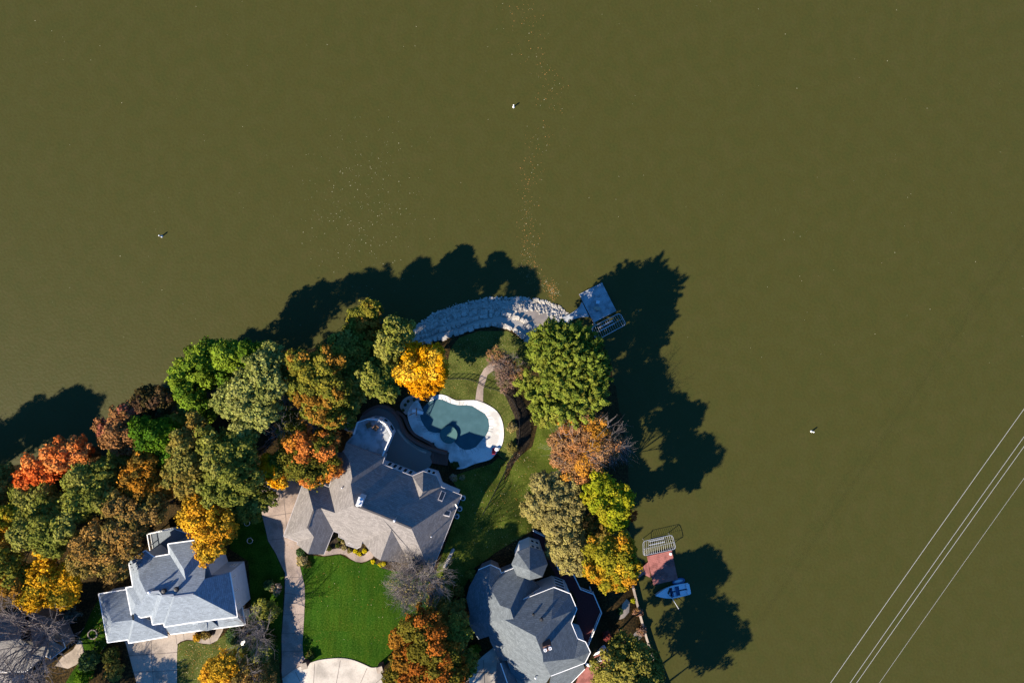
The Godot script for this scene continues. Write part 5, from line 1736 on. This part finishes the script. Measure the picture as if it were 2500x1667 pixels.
func build_boat() -> void:
	var bow := at(1600.5, 1453.5, 0.6)
	var stern := at(1683, 1437, 0.6)
	var f := (bow - stern)
	var length := f.length()
	f = f.normalized()
	var s := f.cross(Vector3.UP)
	var o := thing("motorboat", "blue open motorboat with pale seats moored beside the red dock", "boat", Vector3(stern.x, 0, stern.z).lerp(Vector3(bow.x, 0, bow.z), 0.5))
	var half := 1.12
	var secs := []
	for i in 15:
		var t := i / 14.0
		var w := half * (1.0 - pow(maxf(0.0, (t - 0.35) / 0.65), 2.2)) * (0.92 + 0.08 * sin(t * 3.0))
		if i == 14:
			w = 0.02
		var ctr := stern + f * length * t
		ctr.y = 0.0
		var sheer := 0.62 + 0.22 * t * t
		secs.append([ctr + s * w + Vector3(0, sheer, 0), ctr + s * w * 0.8 + Vector3(0, -0.1, 0), ctr + Vector3(0, -0.35, 0), ctr - s * w * 0.8 + Vector3(0, -0.1, 0), ctr - s * w + Vector3(0, sheer, 0), w])
	var st := st_new()
	for i in 14:
		for k in 4:
			var mid: Vector3 = stern + f * length * (i / 14.0)
			mid.y = 0.8
			quad(st, secs[i][k], secs[i + 1][k], secs[i + 1][k + 1], secs[i][k + 1], (secs[i][k] + secs[i][k + 1]) * 0.5 - mid)
	quad(st, secs[0][0], secs[0][1], secs[0][3], secs[0][4], -f)
	tri(st, secs[0][1], secs[0][2], secs[0][3], -f)
	put("hull", done(st), M.boat, o)
	# deck rim and foredeck
	st = st_new()
	for i in 14:
		for e in [0, 4]:
			var a: Vector3 = secs[i][e]
			var b: Vector3 = secs[i + 1][e]
			var ca: Vector3 = (secs[i][0] + secs[i][4]) * 0.5
			var cb: Vector3 = (secs[i + 1][0] + secs[i + 1][4]) * 0.5
			var k := 0.24 if i < 8 else 1.0
			quad(st, a, b, b.lerp(cb, k), a.lerp(ca, k), Vector3.UP)
	put("deck", done(st), M.boat, o)
	st = st_new()
	for i in 9:
		var a: Vector3 = secs[i][1] + Vector3(0, 0.25, 0)
		var b: Vector3 = secs[i + 1][1] + Vector3(0, 0.25, 0)
		quad(st, a, b, secs[i + 1][3] + Vector3(0, 0.25, 0), secs[i][3] + Vector3(0, 0.25, 0), Vector3.UP)
	put("floor", done(st), M.boat_dark, o)
	var bs := Basis(s, Vector3.UP, f)
	var base := Vector3(stern.x, 0, stern.z)
	for e in [[-0.52, 1.0, 0.75, 1.4], [0.52, 1.0, 0.75, 1.4], [-0.5, 2.6, 0.7, 0.6], [0.5, 2.6, 0.7, 0.6]]:
		st = st_new()
		box(st, base + s * e[0] + f * e[1] + Vector3(0, 0.42, 0), Vector3(e[2], 0.36, e[3]), bs)
		var seat := put("seat", done(st), M.seat, o)
		st = st_new()
		box(st, base + s * e[0] + f * (e[1] - e[3] * 0.42) + Vector3(0, 0.72, 0), Vector3(e[2], 0.3, 0.12), bs)
		put("backrest", done(st), M.boat_dark if e[1] > 2.0 else M.seat, seat)
	st = st_new()
	box(st, base + f * 0.1 + Vector3(0, 0.66, 0), Vector3(1.7, 0.1, 0.5), bs)
	put("stern_platform", done(st), M.boat, o)
	st = st_new()
	for e in [-1.0, 1.0]:
		quad(st, base + f * 3.3 + s * 0.9 * e + Vector3(0, 0.7, 0), base + f * 3.9 + Vector3(0, 0.75, 0), base + f * 3.7 + Vector3(0, 1.15, 0), base + f * 3.1 + s * 0.85 * e + Vector3(0, 1.1, 0), f)
	put("windscreen", done(st), M.glass, o)
	st = st_new()
	box(st, base + f * 3.0 - s * 0.45 + Vector3(0, 0.8, 0), Vector3(0.6, 0.3, 0.25), bs)
	put("console", done(st), M.boat_dark, o)
	# leaning mooring whip
	var a := at(1640, 1458, 0.6)
	var b := at(1659, 1489, 1.2)
	var w := thing("mooring_whip", "thin pale mooring pole leaning out from the motorboat", "pole", a)
	st = st_new()
	tube(st, a, b, 0.05, 0.035, 6)
	put("pole", done(st), M.white, w)
	st = st_new()
	lathe(st, b - Vector3(0, 0.1, 0), [[0.0, 0.0], [0.12, 0.05], [0.12, 0.16], [0.0, 0.22]], 8)
	put("tip", done(st), M.dark_metal, w)
	# rowing dinghy's bow and an outboard between dock and boat
	a = at(1658, 1420, 0.5)
	w = thing("rubber_dinghy", "small dark dinghy tucked between the red dock and motorboat", "dinghy", Vector3(a.x, 0, a.z))
	st = st_new()
	var prev := Vector3.ZERO
	for i in 21:
		var t := TAU * i / 20.0
		var p := Vector3(a.x, 0.25, a.z) + f * cos(t) * 1.0 + s * sin(t) * 0.42
		if i > 0:
			tube(st, prev, p, 0.16, 0.16, 6)
		prev = p
	put("tube", done(st), M.boat_dark, w)
	st = st_new()
	box(st, Vector3(a.x, 0.12, a.z), Vector3(0.7, 0.05, 1.7), bs)
	put("floor", done(st), M.boat, w)

func build_power_lines() -> void:
	var lines := [[2500, 998, 2027, 1667, 0.020, "power line with the widest gap, strung high over the lake"], [2500, 1066, 2075, 1667, 0.019, "upper one of two close power lines strung over the lake"], [2500, 1090, 2091, 1667, 0.019, "lower one of two close power lines strung over the lake"], [2500, 1168, 2147, 1667, 0.012, "thinnest and outermost power line strung over the lake"]]
	for q in lines:
		var y := 60.0
		var a := at(q[0], q[1], y)
		var b := at(q[2], q[3], y)
		var d := (b - a).normalized()
		var o := thing("power_line", q[5], "power line", a - d * 80.0, "power lines over the lake")
		var st := st_new()
		var p0 := a - d * 80.0
		var p1 := b + d * 80.0
		var m := (p0 + p1) * 0.5
		var n := 24
		for i in n:
			var k0 := float(i) / n
			var k1 := float(i + 1) / n
			var s0 := Vector3(0, 3.0 * pow(2.0 * k0 - 1.0, 2.0), 0)
			var s1 := Vector3(0, 3.0 * pow(2.0 * k1 - 1.0, 2.0), 0)
			tube(st, p0.lerp(p1, k0) + s0, p0.lerp(p1, k1) + s1, q[4], q[4], 5)
		put("wire", done(st), M.wire, o)

func build_garden() -> void:
	for q in [[868, 1344], [878, 1351], [890, 1344], [911, 1370], [929, 1377], [937, 1376]]:
		var in_bed: bool = q[0] < 900
		shrub("yellow_mum", "round yellow mum in the mulch beside the curved front walk" if in_bed else "round yellow mum in the mulch below the front gable", "mum", q[0], q[1], 6.0, {"tall": 0.7, "leaf": 0.13}, "yellow mums in the front beds")
	for q in [[804, 1338], [825, 1330], [838, 1322], [841, 1336], [854, 1343], [830, 1313]]:
		shrub("front_shrub", "small tan shrub in the mulch bed behind the curved walk" if q[0] > 830 else "small olive shrub in the mulch bed behind the curved walk", "straw" if q[0] > 830 else "shrub", q[0], q[1], 6.5, {}, "low shrubs behind the front walk")
	shrub("garden_shrub", "olive shrub on the corner where the front walk meets the garage wing", "straw", 740, 1365, 15, {})
	shrub("garden_shrub", "dark green shrub under the eave of the garage wing", "juniper", 737, 1345, 13, {})
	shrub("garden_shrub", "low brown-green shrub beneath the front edge of the garage wing", "shrub", 752, 1376, 10, {})
	shrub("garden_shrub", "round green bush on the pool deck at the foot of the steps", "pine", 1111, 1134, 11, {})
	shrub("ornamental_grass", "pale ornamental grass clump along the pool fence, northern one", "straw", 1251, 1042, 13, {"leaf": 0.16, "long": 2.6})
	shrub("ornamental_grass", "pale ornamental grass clump near the red pool chair", "straw", 1250, 1092, 15, {"leaf": 0.16, "long": 2.6})
	shrub("flowering_shrub", "pink-leaved open shrub in the shade beside the bay window", "cream", 1108, 1165, 11, {"dens": 0.25})
	shrub("flowering_shrub", "pink-leaved shrub in the shadow east of the bay window", "cream", 1129, 1165, 8, {"dens": 0.3})
	shrub("juniper", "broad green juniper at the corner of the grey house", "juniper", 580, 1543, 24, {"tall": 1.0, "leaf": 0.16})
	shrub("golden_shrub", "golden shrub inside the curve of the grey house's walk", "gold", 484, 1553, 11, {})
	shrub("bare_shrub", "grey twiggy shrub inside the curve of the grey house's walk", "brown", 505, 1547, 12, {"dens": 0.4})
	shrub("garden_shrub", "pale cream-leaved shrub beside the brown house's driveway", "cream", 678, 1432, 16, {"dens": 0.6})
	shrub("garden_shrub", "dark green shrub behind the cream-leaved one beside the driveway", "juniper", 660, 1425, 14, {})
	shrub("garden_shrub", "ragged olive shrub along the driveway's western edge", "olive", 640, 1530, 20, {"tall": 0.7})
	shrub("garden_shrub", "dull green shrub along the driveway beyond the ragged olive one", "shrub", 662, 1560, 20, {"tall": 0.7})
	shrub("garden_shrub", "low shrub at the pillar where the front lawn meets the street", "shrub", 759, 1596, 11, {})
	shrub("blue_spruce", "small silvery blue spruce between golden tree and grey house", "spruce", 194, 1488, 17, {"tall": 1.9, "leaf": 0.2})
	shrub("garden_shrub", "big dark evergreen shrub west of the grey house's driveway", "juniper", 232, 1598, 26, {"tall": 1.2})
	shrub("garden_shrub", "rounded green shrub west of the grey house, southern one", "emerald", 215, 1640, 24, {"tall": 1.0})
	shrub("garden_shrub", "brown-green shrub on the edge of the grey house's driveway", "shrub", 283, 1590, 22, {"tall": 1.0})
	shrub("garden_shrub", "dark shrub beside the grey house's driveway, streetward one", "olive", 290, 1630, 24, {"tall": 1.0})
	shrub("red_shrub", "small dark red-leaved shrub beneath the maroon deck", "redleaf", 1480, 1546, 13, {"tall": 1.3})
	shrub("garden_shrub", "yellow-green shrub on top of the sea wall", "lime", 1546, 1464, 8, {})
	shrub("garden_shrub", "brown twiggy shrub on the sea wall terrace", "crab", 1556, 1490, 13, {"dens": 0.6})
	shrub("garden_shrub", "purplish shrub on the sea wall terrace", "crab", 1566, 1535, 15, {"dens": 0.7})
	shrub("garden_shrub", "green shrub beside the steps under the maroon deck", "juniper", 1514, 1490, 9, {})
	for q in [[1120, 1440, "olive", "olive shrub in the gap between the brown and turreted houses"], [1100, 1470, "shrub", "dull shrub in the gap behind the turreted house, by the lawn"], [1150, 1400, "oak", "dark shrub at the lawn's edge beside the small stone turret"], [1150, 1530, "oak", "dark green shrub against the west wall of the turreted house"], [1160, 1580, "maple", "green shrub at the turreted house's driveway"], [1130, 1590, "olive", "olive shrub under the rusty-leaved tree by the driveway"]]:
		shrub("garden_shrub", q[3], q[2], q[0], q[1], 15, {"tall": 0.8})

func build_trees() -> void:
	# each lobe: pixel of its crown, radius in pixels, height of its top above the ground in metres
	tree("orange_maple", "fiery orange-red maple leaning over the lake at the wooded bank", "fire", [[95, 1145, 42, 14], [140, 1118, 42, 14], [188, 1100, 38, 13], [62, 1170, 30, 13]], {"leaf": 0.32})
	tree("oak_tree", "pinkish-brown oak at the water's edge beside the bright green maple", "pink", [[290, 1060, 44, 14], [305, 1010, 30, 13], [255, 1045, 28, 12], [318, 1082, 30, 12]], {})
	tree("oak_tree", "dark umber oak on the bank between green maple and pinkish oak", "umber", [[352, 980, 34, 13], [392, 978, 34, 13], [370, 1005, 30, 12]], {})
	tree("maple_tree", "vivid green maple on the bank beside the pinkish-brown oak", "emerald", [[385, 1065, 52, 13], [350, 1045, 34, 12], [420, 1110, 34, 12], [390, 1120, 30, 11]], {})
	tree("oak_tree", "amber and brown oak below the vivid green maple", "amber", [[350, 1175, 48, 12], [330, 1210, 40, 11], [390, 1195, 34, 11], [355, 1130, 34, 12]], {"rough": 1.2})
	tree("oak_tree", "green oak with bunched crown below the fiery maple", "oak", [[70, 1212, 46, 11], [110, 1185, 28, 10], [110, 1235, 44, 12], [60, 1260, 34, 11]], {"clump": 1.1})
	tree("oak_tree", "green bunched oak in the middle of the left woods", "oak", [[205, 1175, 50, 15], [250, 1155, 36, 14], [190, 1235, 46, 15], [240, 1215, 44, 15]], {"clump": 1.1})
	tree("oak_tree", "green oak above the golden tree at the left woods' lower edge", "oak", [[110, 1295, 46, 14], [150, 1290, 40, 14], [60, 1300, 40, 13], [130, 1330, 36, 13]], {"clump": 1.1})
	tree("oak_tree", "olive-brown oak between golden tree and grey house", "brown", [[245, 1330, 62, 14], [290, 1300, 46, 14], [215, 1370, 44, 13], [275, 1375, 44, 12], [310, 1340, 34, 12]], {"leaf": 0.30, "dens": 0.85})
	tree("oak_tree", "brown oak over the rear deck's woods north of the grey house", "brown", [[330, 1265, 44, 13], [290, 1240, 40, 13], [375, 1240, 38, 12]], {"leaf": 0.30, "dens": 0.85})
	tree("golden_maple", "glowing golden-yellow maple below the olive-brown oak", "golden", [[110, 1410, 58, 10], [85, 1450, 42, 9], [150, 1450, 42, 9], [110, 1345, 26, 10], [170, 1410, 38, 9]], {"leaf": 0.32})
	tree("oak_tree", "orange and green oak cut by the left edge of the woods", "oakrust", [[10, 1370, 50, 12], [35, 1420, 40, 11], [-20, 1420, 40, 11]], {})
	tree("maple_tree", "yellow-leaved maple low at the left woods' edge", "goldgreen", [[8, 1270, 36, 10], [-25, 1310, 44, 10], [22, 1255, 22, 10]], {})
	tree("maple_tree", "small olive tree at the shore left of the fiery maple", "olive", [[8, 1160, 28, 9], [-20, 1200, 44, 11], [20, 1215, 30, 9]], {})
	tree("oak_tree", "low brown tree behind the fiery maple", "umber", [[45, 1185, 30, 8], [150, 1170, 30, 8], [225, 1115, 26, 8]], {})
	tree("oak_tree", "olive-brown oak standing left of the tall green oak", "olive", [[460, 1135, 50, 14], [445, 1080, 36, 14], [470, 1180, 44, 13], [430, 1165, 34, 13], [480, 1040, 30, 13]], {})
	tree("maple_tree", "broad light green maple overhanging the lake", "maple", [[510, 890, 60, 16], [455, 920, 42, 15], [560, 870, 44, 18], [470, 960, 44, 15], [600, 862, 34, 18], [630, 860, 30, 17], [500, 1000, 36, 13]], {"leaf": 0.34, "tall": 1.5})
	tree("sage_oak", "large sage green oak with the broadest crown in the woods", "sage", [[605, 960, 58, 19], [635, 890, 42, 19], [655, 940, 42, 19], [565, 985, 42, 18], [640, 1010, 46, 18], [600, 1040, 38, 17], [660, 868, 32, 18]], {"clump": 1.1})
	tree("oak_tree", "tall green oak beside the olive-brown oak", "oak", [[550, 1130, 60, 18], [590, 1090, 46, 16], [520, 1080, 40, 15], [600, 1160, 46, 15], [530, 1190, 44, 15], [570, 1200, 40, 14]], {"clump": 1.1})
	tree("oak_tree", "dense green oak with a few rust leaves above the orange maple", "oakrust", [[770, 910, 54, 19], [730, 880, 34, 20], [800, 880, 42, 19], [745, 950, 44, 18], [810, 950, 42, 18], [780, 1000, 44, 17], [810, 1020, 32, 15]], {"clump": 1.0})
	tree("young_tree", "small orange-red tree at the shore behind the dense green oak", "fire", [[702, 870, 18, 9], [708, 890, 14, 8]], {})
	tree("orange_maple", "orange maple with mottled green inside beside the brown roof", "orange", [[740, 1110, 62, 13], [790, 1085, 40, 13], [690, 1130, 40, 12], [760, 1155, 46, 11], [720, 1060, 46, 13], [800, 1140, 40, 11], [700, 1020, 30, 12]], {"leaf": 0.3, "mix": 0.1})
	tree("yellow_maple", "small bright yellow maple on the driveway side of the orange maple", "yellow", [[665, 1150, 32, 11], [682, 1175, 22, 10], [655, 1125, 22, 10]], {"leaf": 0.3})
	tree("bare_tree", "bare grey tree poking out between oaks and the orange maple", "brown", [[706, 1028, 56, 14]], {"bare": 1.0, "dens": 0.0, "limbs": 11})
	tree("gold_maple", "golden maple reaching over the grey house's rear roof", "gold", [[505, 1270, 56, 13], [470, 1260, 36, 12], [545, 1285, 40, 12], [510, 1320, 40, 12], [480, 1230, 36, 12], [505, 1352, 30, 13], [530, 1340, 24, 13]], {"leaf": 0.3, "dens": 0.75})
	tree("oak_tree", "tall green oak on the point nearest the stone tiers", "oakrust", [[890, 785, 46, 15], [905, 755, 28, 15], [875, 815, 40, 14], [898, 840, 40, 14]], {"clump": 0.9})
	tree("oak_tree", "green oak between the stone tiers and the yellow maple", "oak", [[950, 840, 40, 16], [985, 810, 32, 15], [930, 880, 38, 13], [960, 795, 28, 16]], {})
	tree("oak_tree", "green oak above the windowed garden room", "oak", [[925, 935, 40, 20.5], [905, 916, 32, 20.5], [945, 956, 28, 20]], {})
	tree("understory_tree", "low dull green tree above the terrace stair", "oak", [[850, 900, 50, 13], [860, 960, 40, 10], [840, 1010, 36, 9]], {})
	tree("understory_tree", "dull green tree wedged between the bank oaks", "oak", [[680, 885, 40, 16], [700, 960, 40, 9], [840, 850, 44, 15], [640, 872, 36, 16]], {})
	tree("understory_tree", "low dull green tree in the woods' middle", "oak", [[430, 1040, 40, 9], [300, 1130, 40, 8], [290, 1185, 40, 9], [460, 990, 34, 8]], {})
	tree("understory_tree", "low dull green tree between golden maple and the brown house's driveway", "oak", [[600, 1240, 40, 8], [640, 1215, 34, 8]], {})
	tree("yellow_maple", "round bright yellow maple on the lawn between stone tiers and pool", "yellow", [[1022, 890, 52, 10], [985, 905, 36, 10], [1055, 870, 36, 10], [1030, 930, 40, 9.5], [1065, 905, 34, 9.5], [1000, 860, 36, 9.5], [1060, 935, 26, 9]], {"leaf": 0.3, "rough": 0.8})
	tree("bald_cypress", "tall feathery green tree on the lawn beside the grey-blue dock", "birch", [[1385, 850, 58, 16.5], [1340, 830, 44, 14.5], [1430, 870, 52, 16], [1380, 920, 56, 16], [1440, 930, 44, 14], [1350, 880, 48, 16], [1392, 814, 32, 12], [1455, 905, 38, 13], [1362, 812, 28, 10], [1340, 818, 28, 9], [1420, 822, 32, 11], [1330, 860, 34, 11], [1312, 848, 28, 9], [1372, 832, 36, 11]], {"leaf": 0.27, "long": 1.9, "tall": 1.2, "clump": 0.6, "frond": 1.3, "leaves": 13.0})
	tree("river_birch", "lighter yellow-green tree in front of the tall feathery tree", "birchlight", [[1330, 965, 50, 13], [1385, 990, 52, 14], [1440, 975, 44, 13], [1290, 940, 32, 11], [1330, 1010, 34, 12]], {"leaf": 0.25, "long": 1.6, "clump": 0.7, "frond": 0.8, "leaves": 13.0})
	tree("crab_apple", "nearly leafless pinkish crab apple beside the garden path", "crab", [[1232, 895, 36, 6], [1212, 870, 28, 6], [1262, 910, 32, 5.5], [1235, 935, 26, 5]], {"bare": 1.0, "dens": 0.22, "leaf": 0.2, "limbs": 10})
	tree("peach_maple", "peach and rust maple thinning to bare twigs on its lake side", "peach", [[1420, 1085, 62, 12], [1385, 1110, 46, 11], [1450, 1050, 46, 12], [1400, 1040, 40, 11], [1410, 1140, 46, 11], [1370, 1080, 34, 11], [1472, 1085, 46, 11], [1440, 1120, 40, 11]], {"bare": 1.0, "dens": 0.6, "leaf": 0.24, "limbs": 12, "trunk_at": [1425, 1085]})
	tree("bare_tree", "bare grey-twigged tree at the lake side of the peach maple", "brown", [[1492, 1092, 34, 10]], {"bare": 1.0, "dens": 0.0, "limbs": 11})
	tree("yellow_green_maple", "yellow-green maple at the shore below the peach maple", "lime", [[1490, 1230, 48, 16], [1470, 1188, 36, 15], [1520, 1215, 36, 15.5], [1460, 1225, 30, 15], [1500, 1268, 34, 14], [1440, 1205, 24, 13]], {"leaf": 0.32, "tall": 1.2})
	tree("young_tree", "small orange tree at the water behind the yellow-green maple", "fire", [[1540, 1258, 16, 6]], {})
	tree("tan_tree", "tan olive fine-leaved tree on the lawn's edge above the maroon deck", "tan", [[1345, 1215, 60, 11], [1312, 1240, 44, 10], [1380, 1195, 44, 10], [1370, 1260, 50, 10], [1330, 1185, 40, 10], [1400, 1240, 36, 10]], {"leaf": 0.22, "clump": 0.7, "dens": 0.9})
	tree("tan_tree", "tan fine-leaved tree over the corner of the maroon deck", "tan", [[1385, 1335, 50, 11], [1368, 1300, 42, 10], [1402, 1365, 40, 10], [1355, 1345, 28, 10], [1390, 1290, 38, 10], [1350, 1290, 30, 9.5]], {"leaf": 0.22, "clump": 0.7, "dens": 0.9})
	tree("golden_green_maple", "golden and green maple between the maroon deck and red dock", "goldgreen", [[1500, 1370, 50, 17], [1470, 1345, 40, 16.5], [1532, 1388, 36, 17], [1480, 1400, 40, 16], [1520, 1335, 36, 16], [1450, 1390, 30, 15], [1510, 1418, 26, 15]], {"leaf": 0.32, "tall": 1.2})
	tree("understory_tree", "low olive tree between yellow-green and golden maples", "olive", [[1460, 1290, 40, 8], [1500, 1300, 36, 8], [1440, 1150, 36, 7]], {})
	tree("olive_tree", "olive-green tree over the brick terrace by the sea wall", "olivegreen", [[1540, 1612, 56, 15], [1490, 1630, 44, 14], [1580, 1640, 44, 14], [1522, 1572, 34, 12], [1540, 1670, 60, 16], [1480, 1660, 36, 13]], {"leaf": 0.3, "tall": 1.4})
	tree("rusty_oak", "rust-orange and olive oak by the street pillar", "rust", [[1040, 1570, 66, 13], [1000, 1610, 50, 12], [1080, 1600, 46, 12], [1030, 1520, 46, 12], [1000, 1650, 60, 12], [1070, 1655, 60, 13], [1110, 1640, 36, 11], [980, 1560, 30, 10]], {"leaf": 0.3})
	tree("bare_tree", "bare grey tree at the front corner of the brown-roofed house", "straw", [[1013, 1420, 66, 9]], {"bare": 1.0, "dens": 0.04, "leaf": 0.2, "limbs": 13, "levels": 4})
	tree("bare_tree", "sprawling bare tree standing over the taupe-roofed house", "crab", [[75, 1560, 118, 13]], {"bare": 1.0, "dens": 0.02, "leaf": 0.25, "limbs": 8})
	tree("bare_tree", "bare tree at the taupe house, cut by the picture's corner", "crab", [[40, 1670, 90, 12]], {"bare": 1.0, "dens": 0.02, "leaf": 0.25, "limbs": 7})
	tree("orange_tree", "small orange-yellow tree on the grey house's front lawn", "gold", [[540, 1630, 38, 8], [515, 1650, 30, 7.5], [560, 1610, 26, 7.5]], {"leaf": 0.26, "dens": 0.85})
	tree("brown_tree", "brown half-bare tree beside the small orange-yellow tree", "brown", [[605, 1640, 46, 6], [640, 1660, 40, 6], [580, 1665, 30, 5.5]], {"bare": 1.0, "dens": 0.4, "leaf": 0.24})
	tree("understory_tree", "small dull green tree between driveway and the grey house's lawn", "oak", [[650, 1490, 30, 3.5], [630, 1590, 36, 4]], {})
	tree("bare_tree", "slim bare tree between the driveway and the grey house's lawn", "brown", [[620, 1545, 50, 9]], {"bare": 1.0, "dens": 0.0, "limbs": 6})
	tree("understory_tree", "small green tree behind the bare tree in the gap between houses", "olive", [[1075, 1440, 34, 3.5], [1070, 1470, 30, 4], [1110, 1500, 36, 6]], {})
	tree("understory_tree", "dull green tree west of the turreted house's roof", "oak", [[1110, 1545, 40, 10], [1135, 1620, 34, 9]], {})
	# trees beyond the lower edge of the picture, whose shadows reach into it
	tree("shore_tree", "tall dark shore tree south of the turreted house, beyond the olive tree", "oak", [[1600, 1832, 66, 16]], {"tall": 1.5}, "tree", "trees beyond the picture's lower edge")
	tree("shore_tree", "tall dark tree south of the terrace, beyond the olive-green tree", "oak", [[1590, 1760, 66, 15], [1545, 1740, 60, 15]], {"tall": 1.5}, "tree", "trees beyond the picture's lower edge")
	tree("street_tree", "street tree south of the grey house's driveway", "oak", [[60, 1880, 80, 14], [150, 1870, 60, 13]], {"dens": 0.35, "bare": 1.0}, "tree", "trees beyond the picture's lower edge")
	tree("street_tree", "street tree south of the brown house's driveway", "oak", [[560, 1740, 50, 7], [600, 1770, 40, 7]], {}, "tree", "trees beyond the picture's lower edge")
	tree("street_tree", "street tree south of the turreted house's driveway", "rust", [[1080, 1800, 90, 14], [1000, 1780, 60, 12]], {}, "tree", "trees beyond the picture's lower edge")
	tree("bank_tree", "oak on the wooded bank beyond the picture's left edge", "oak", [[-90, 1360, 80, 12], [-70, 1280, 50, 10]], {}, "tree", "trees beyond the picture's left edge")
	tree("bank_tree", "tall oak leaning over the lake beyond the picture's left edge", "oak", [[-205, 1204, 64, 17], [-150, 1215, 54, 15], [-250, 1225, 60, 17]], {}, "tree", "trees beyond the picture's left edge")
	tree("bank_tree", "tall oak on the lake bank, farther beyond the left edge", "oak", [[-310, 1240, 64, 17], [-360, 1262, 60, 17]], {}, "tree", "trees beyond the picture's left edge")
	tree("bank_tree", "tall oak on the lake bank, farthest beyond the left edge", "oak", [[-415, 1286, 74, 17]], {}, "tree", "trees beyond the picture's left edge")

func build_yard() -> void:
	# air conditioners along the east wall of the brown house
	for q in [[1131, 1214, "grey air conditioner at the north-east corner of the brown house"], [1123, 1240, "grey air conditioner below the satellite dish"], [1116, 1258, "grey air conditioner next to the lower skylight's eave"]]:
		var p := on_ground(q[0], q[1])
		var o := thing("air_conditioner", q[2], "air conditioner", p, "air conditioners of the brown house")
		var st := st_new()
		lathe(st, p, [[0.42, 0.0], [0.42, 0.7], [0.38, 0.76], [0.3, 0.78]], 14)
		put("case", done(st), M.metal, o)
		st = st_new()
		lathe(st, p, [[0.3, 0.775], [0.12, 0.74], [0.0, 0.74]], 12)
		put("grille", done(st), M.dark_metal, o)
	# stone edging beside the same wall
	var o2 := thing("stone_edging", "row of pale stones along the brown house's east wall", "edging", on_ground(1090, 1372))
	var sh := boulder(300, Vector3(0.3, 0.22, 0.3))
	for i in 9:
		var p := on_ground(lerpf(1086, 1106, i / 8.0), lerpf(1382, 1342, i / 8.0))
		var m := MeshInstance3D.new()
		m.mesh = sh
		m.set_surface_override_material(0, M.rock)
		m.name = "stone"
		o2.add_child(m, true)
		m.position = p - o2.position + Vector3(0, 0.12, 0)
		m.rotation.y = fl() * 6.0
	# kettle-shaped planter ring on the left lawn
	var c := on_ground(226, 1548)
	var st2 := st_new()
	for i in 18:
		var a := TAU * i / 18.0
		var b := TAU * (i + 1) / 18.0
		bar(st2, c + Vector3(cos(a) * 0.75, 0.1, sin(a) * 0.75), c + Vector3(cos(b) * 0.75, 0.1, sin(b) * 0.75), 0.16, 0.24)
	var ring := put("planter_ring", done(st2), M.concrete, self)
	tag(ring, "low round stone ring on the lawn west of the grey house", "planter")
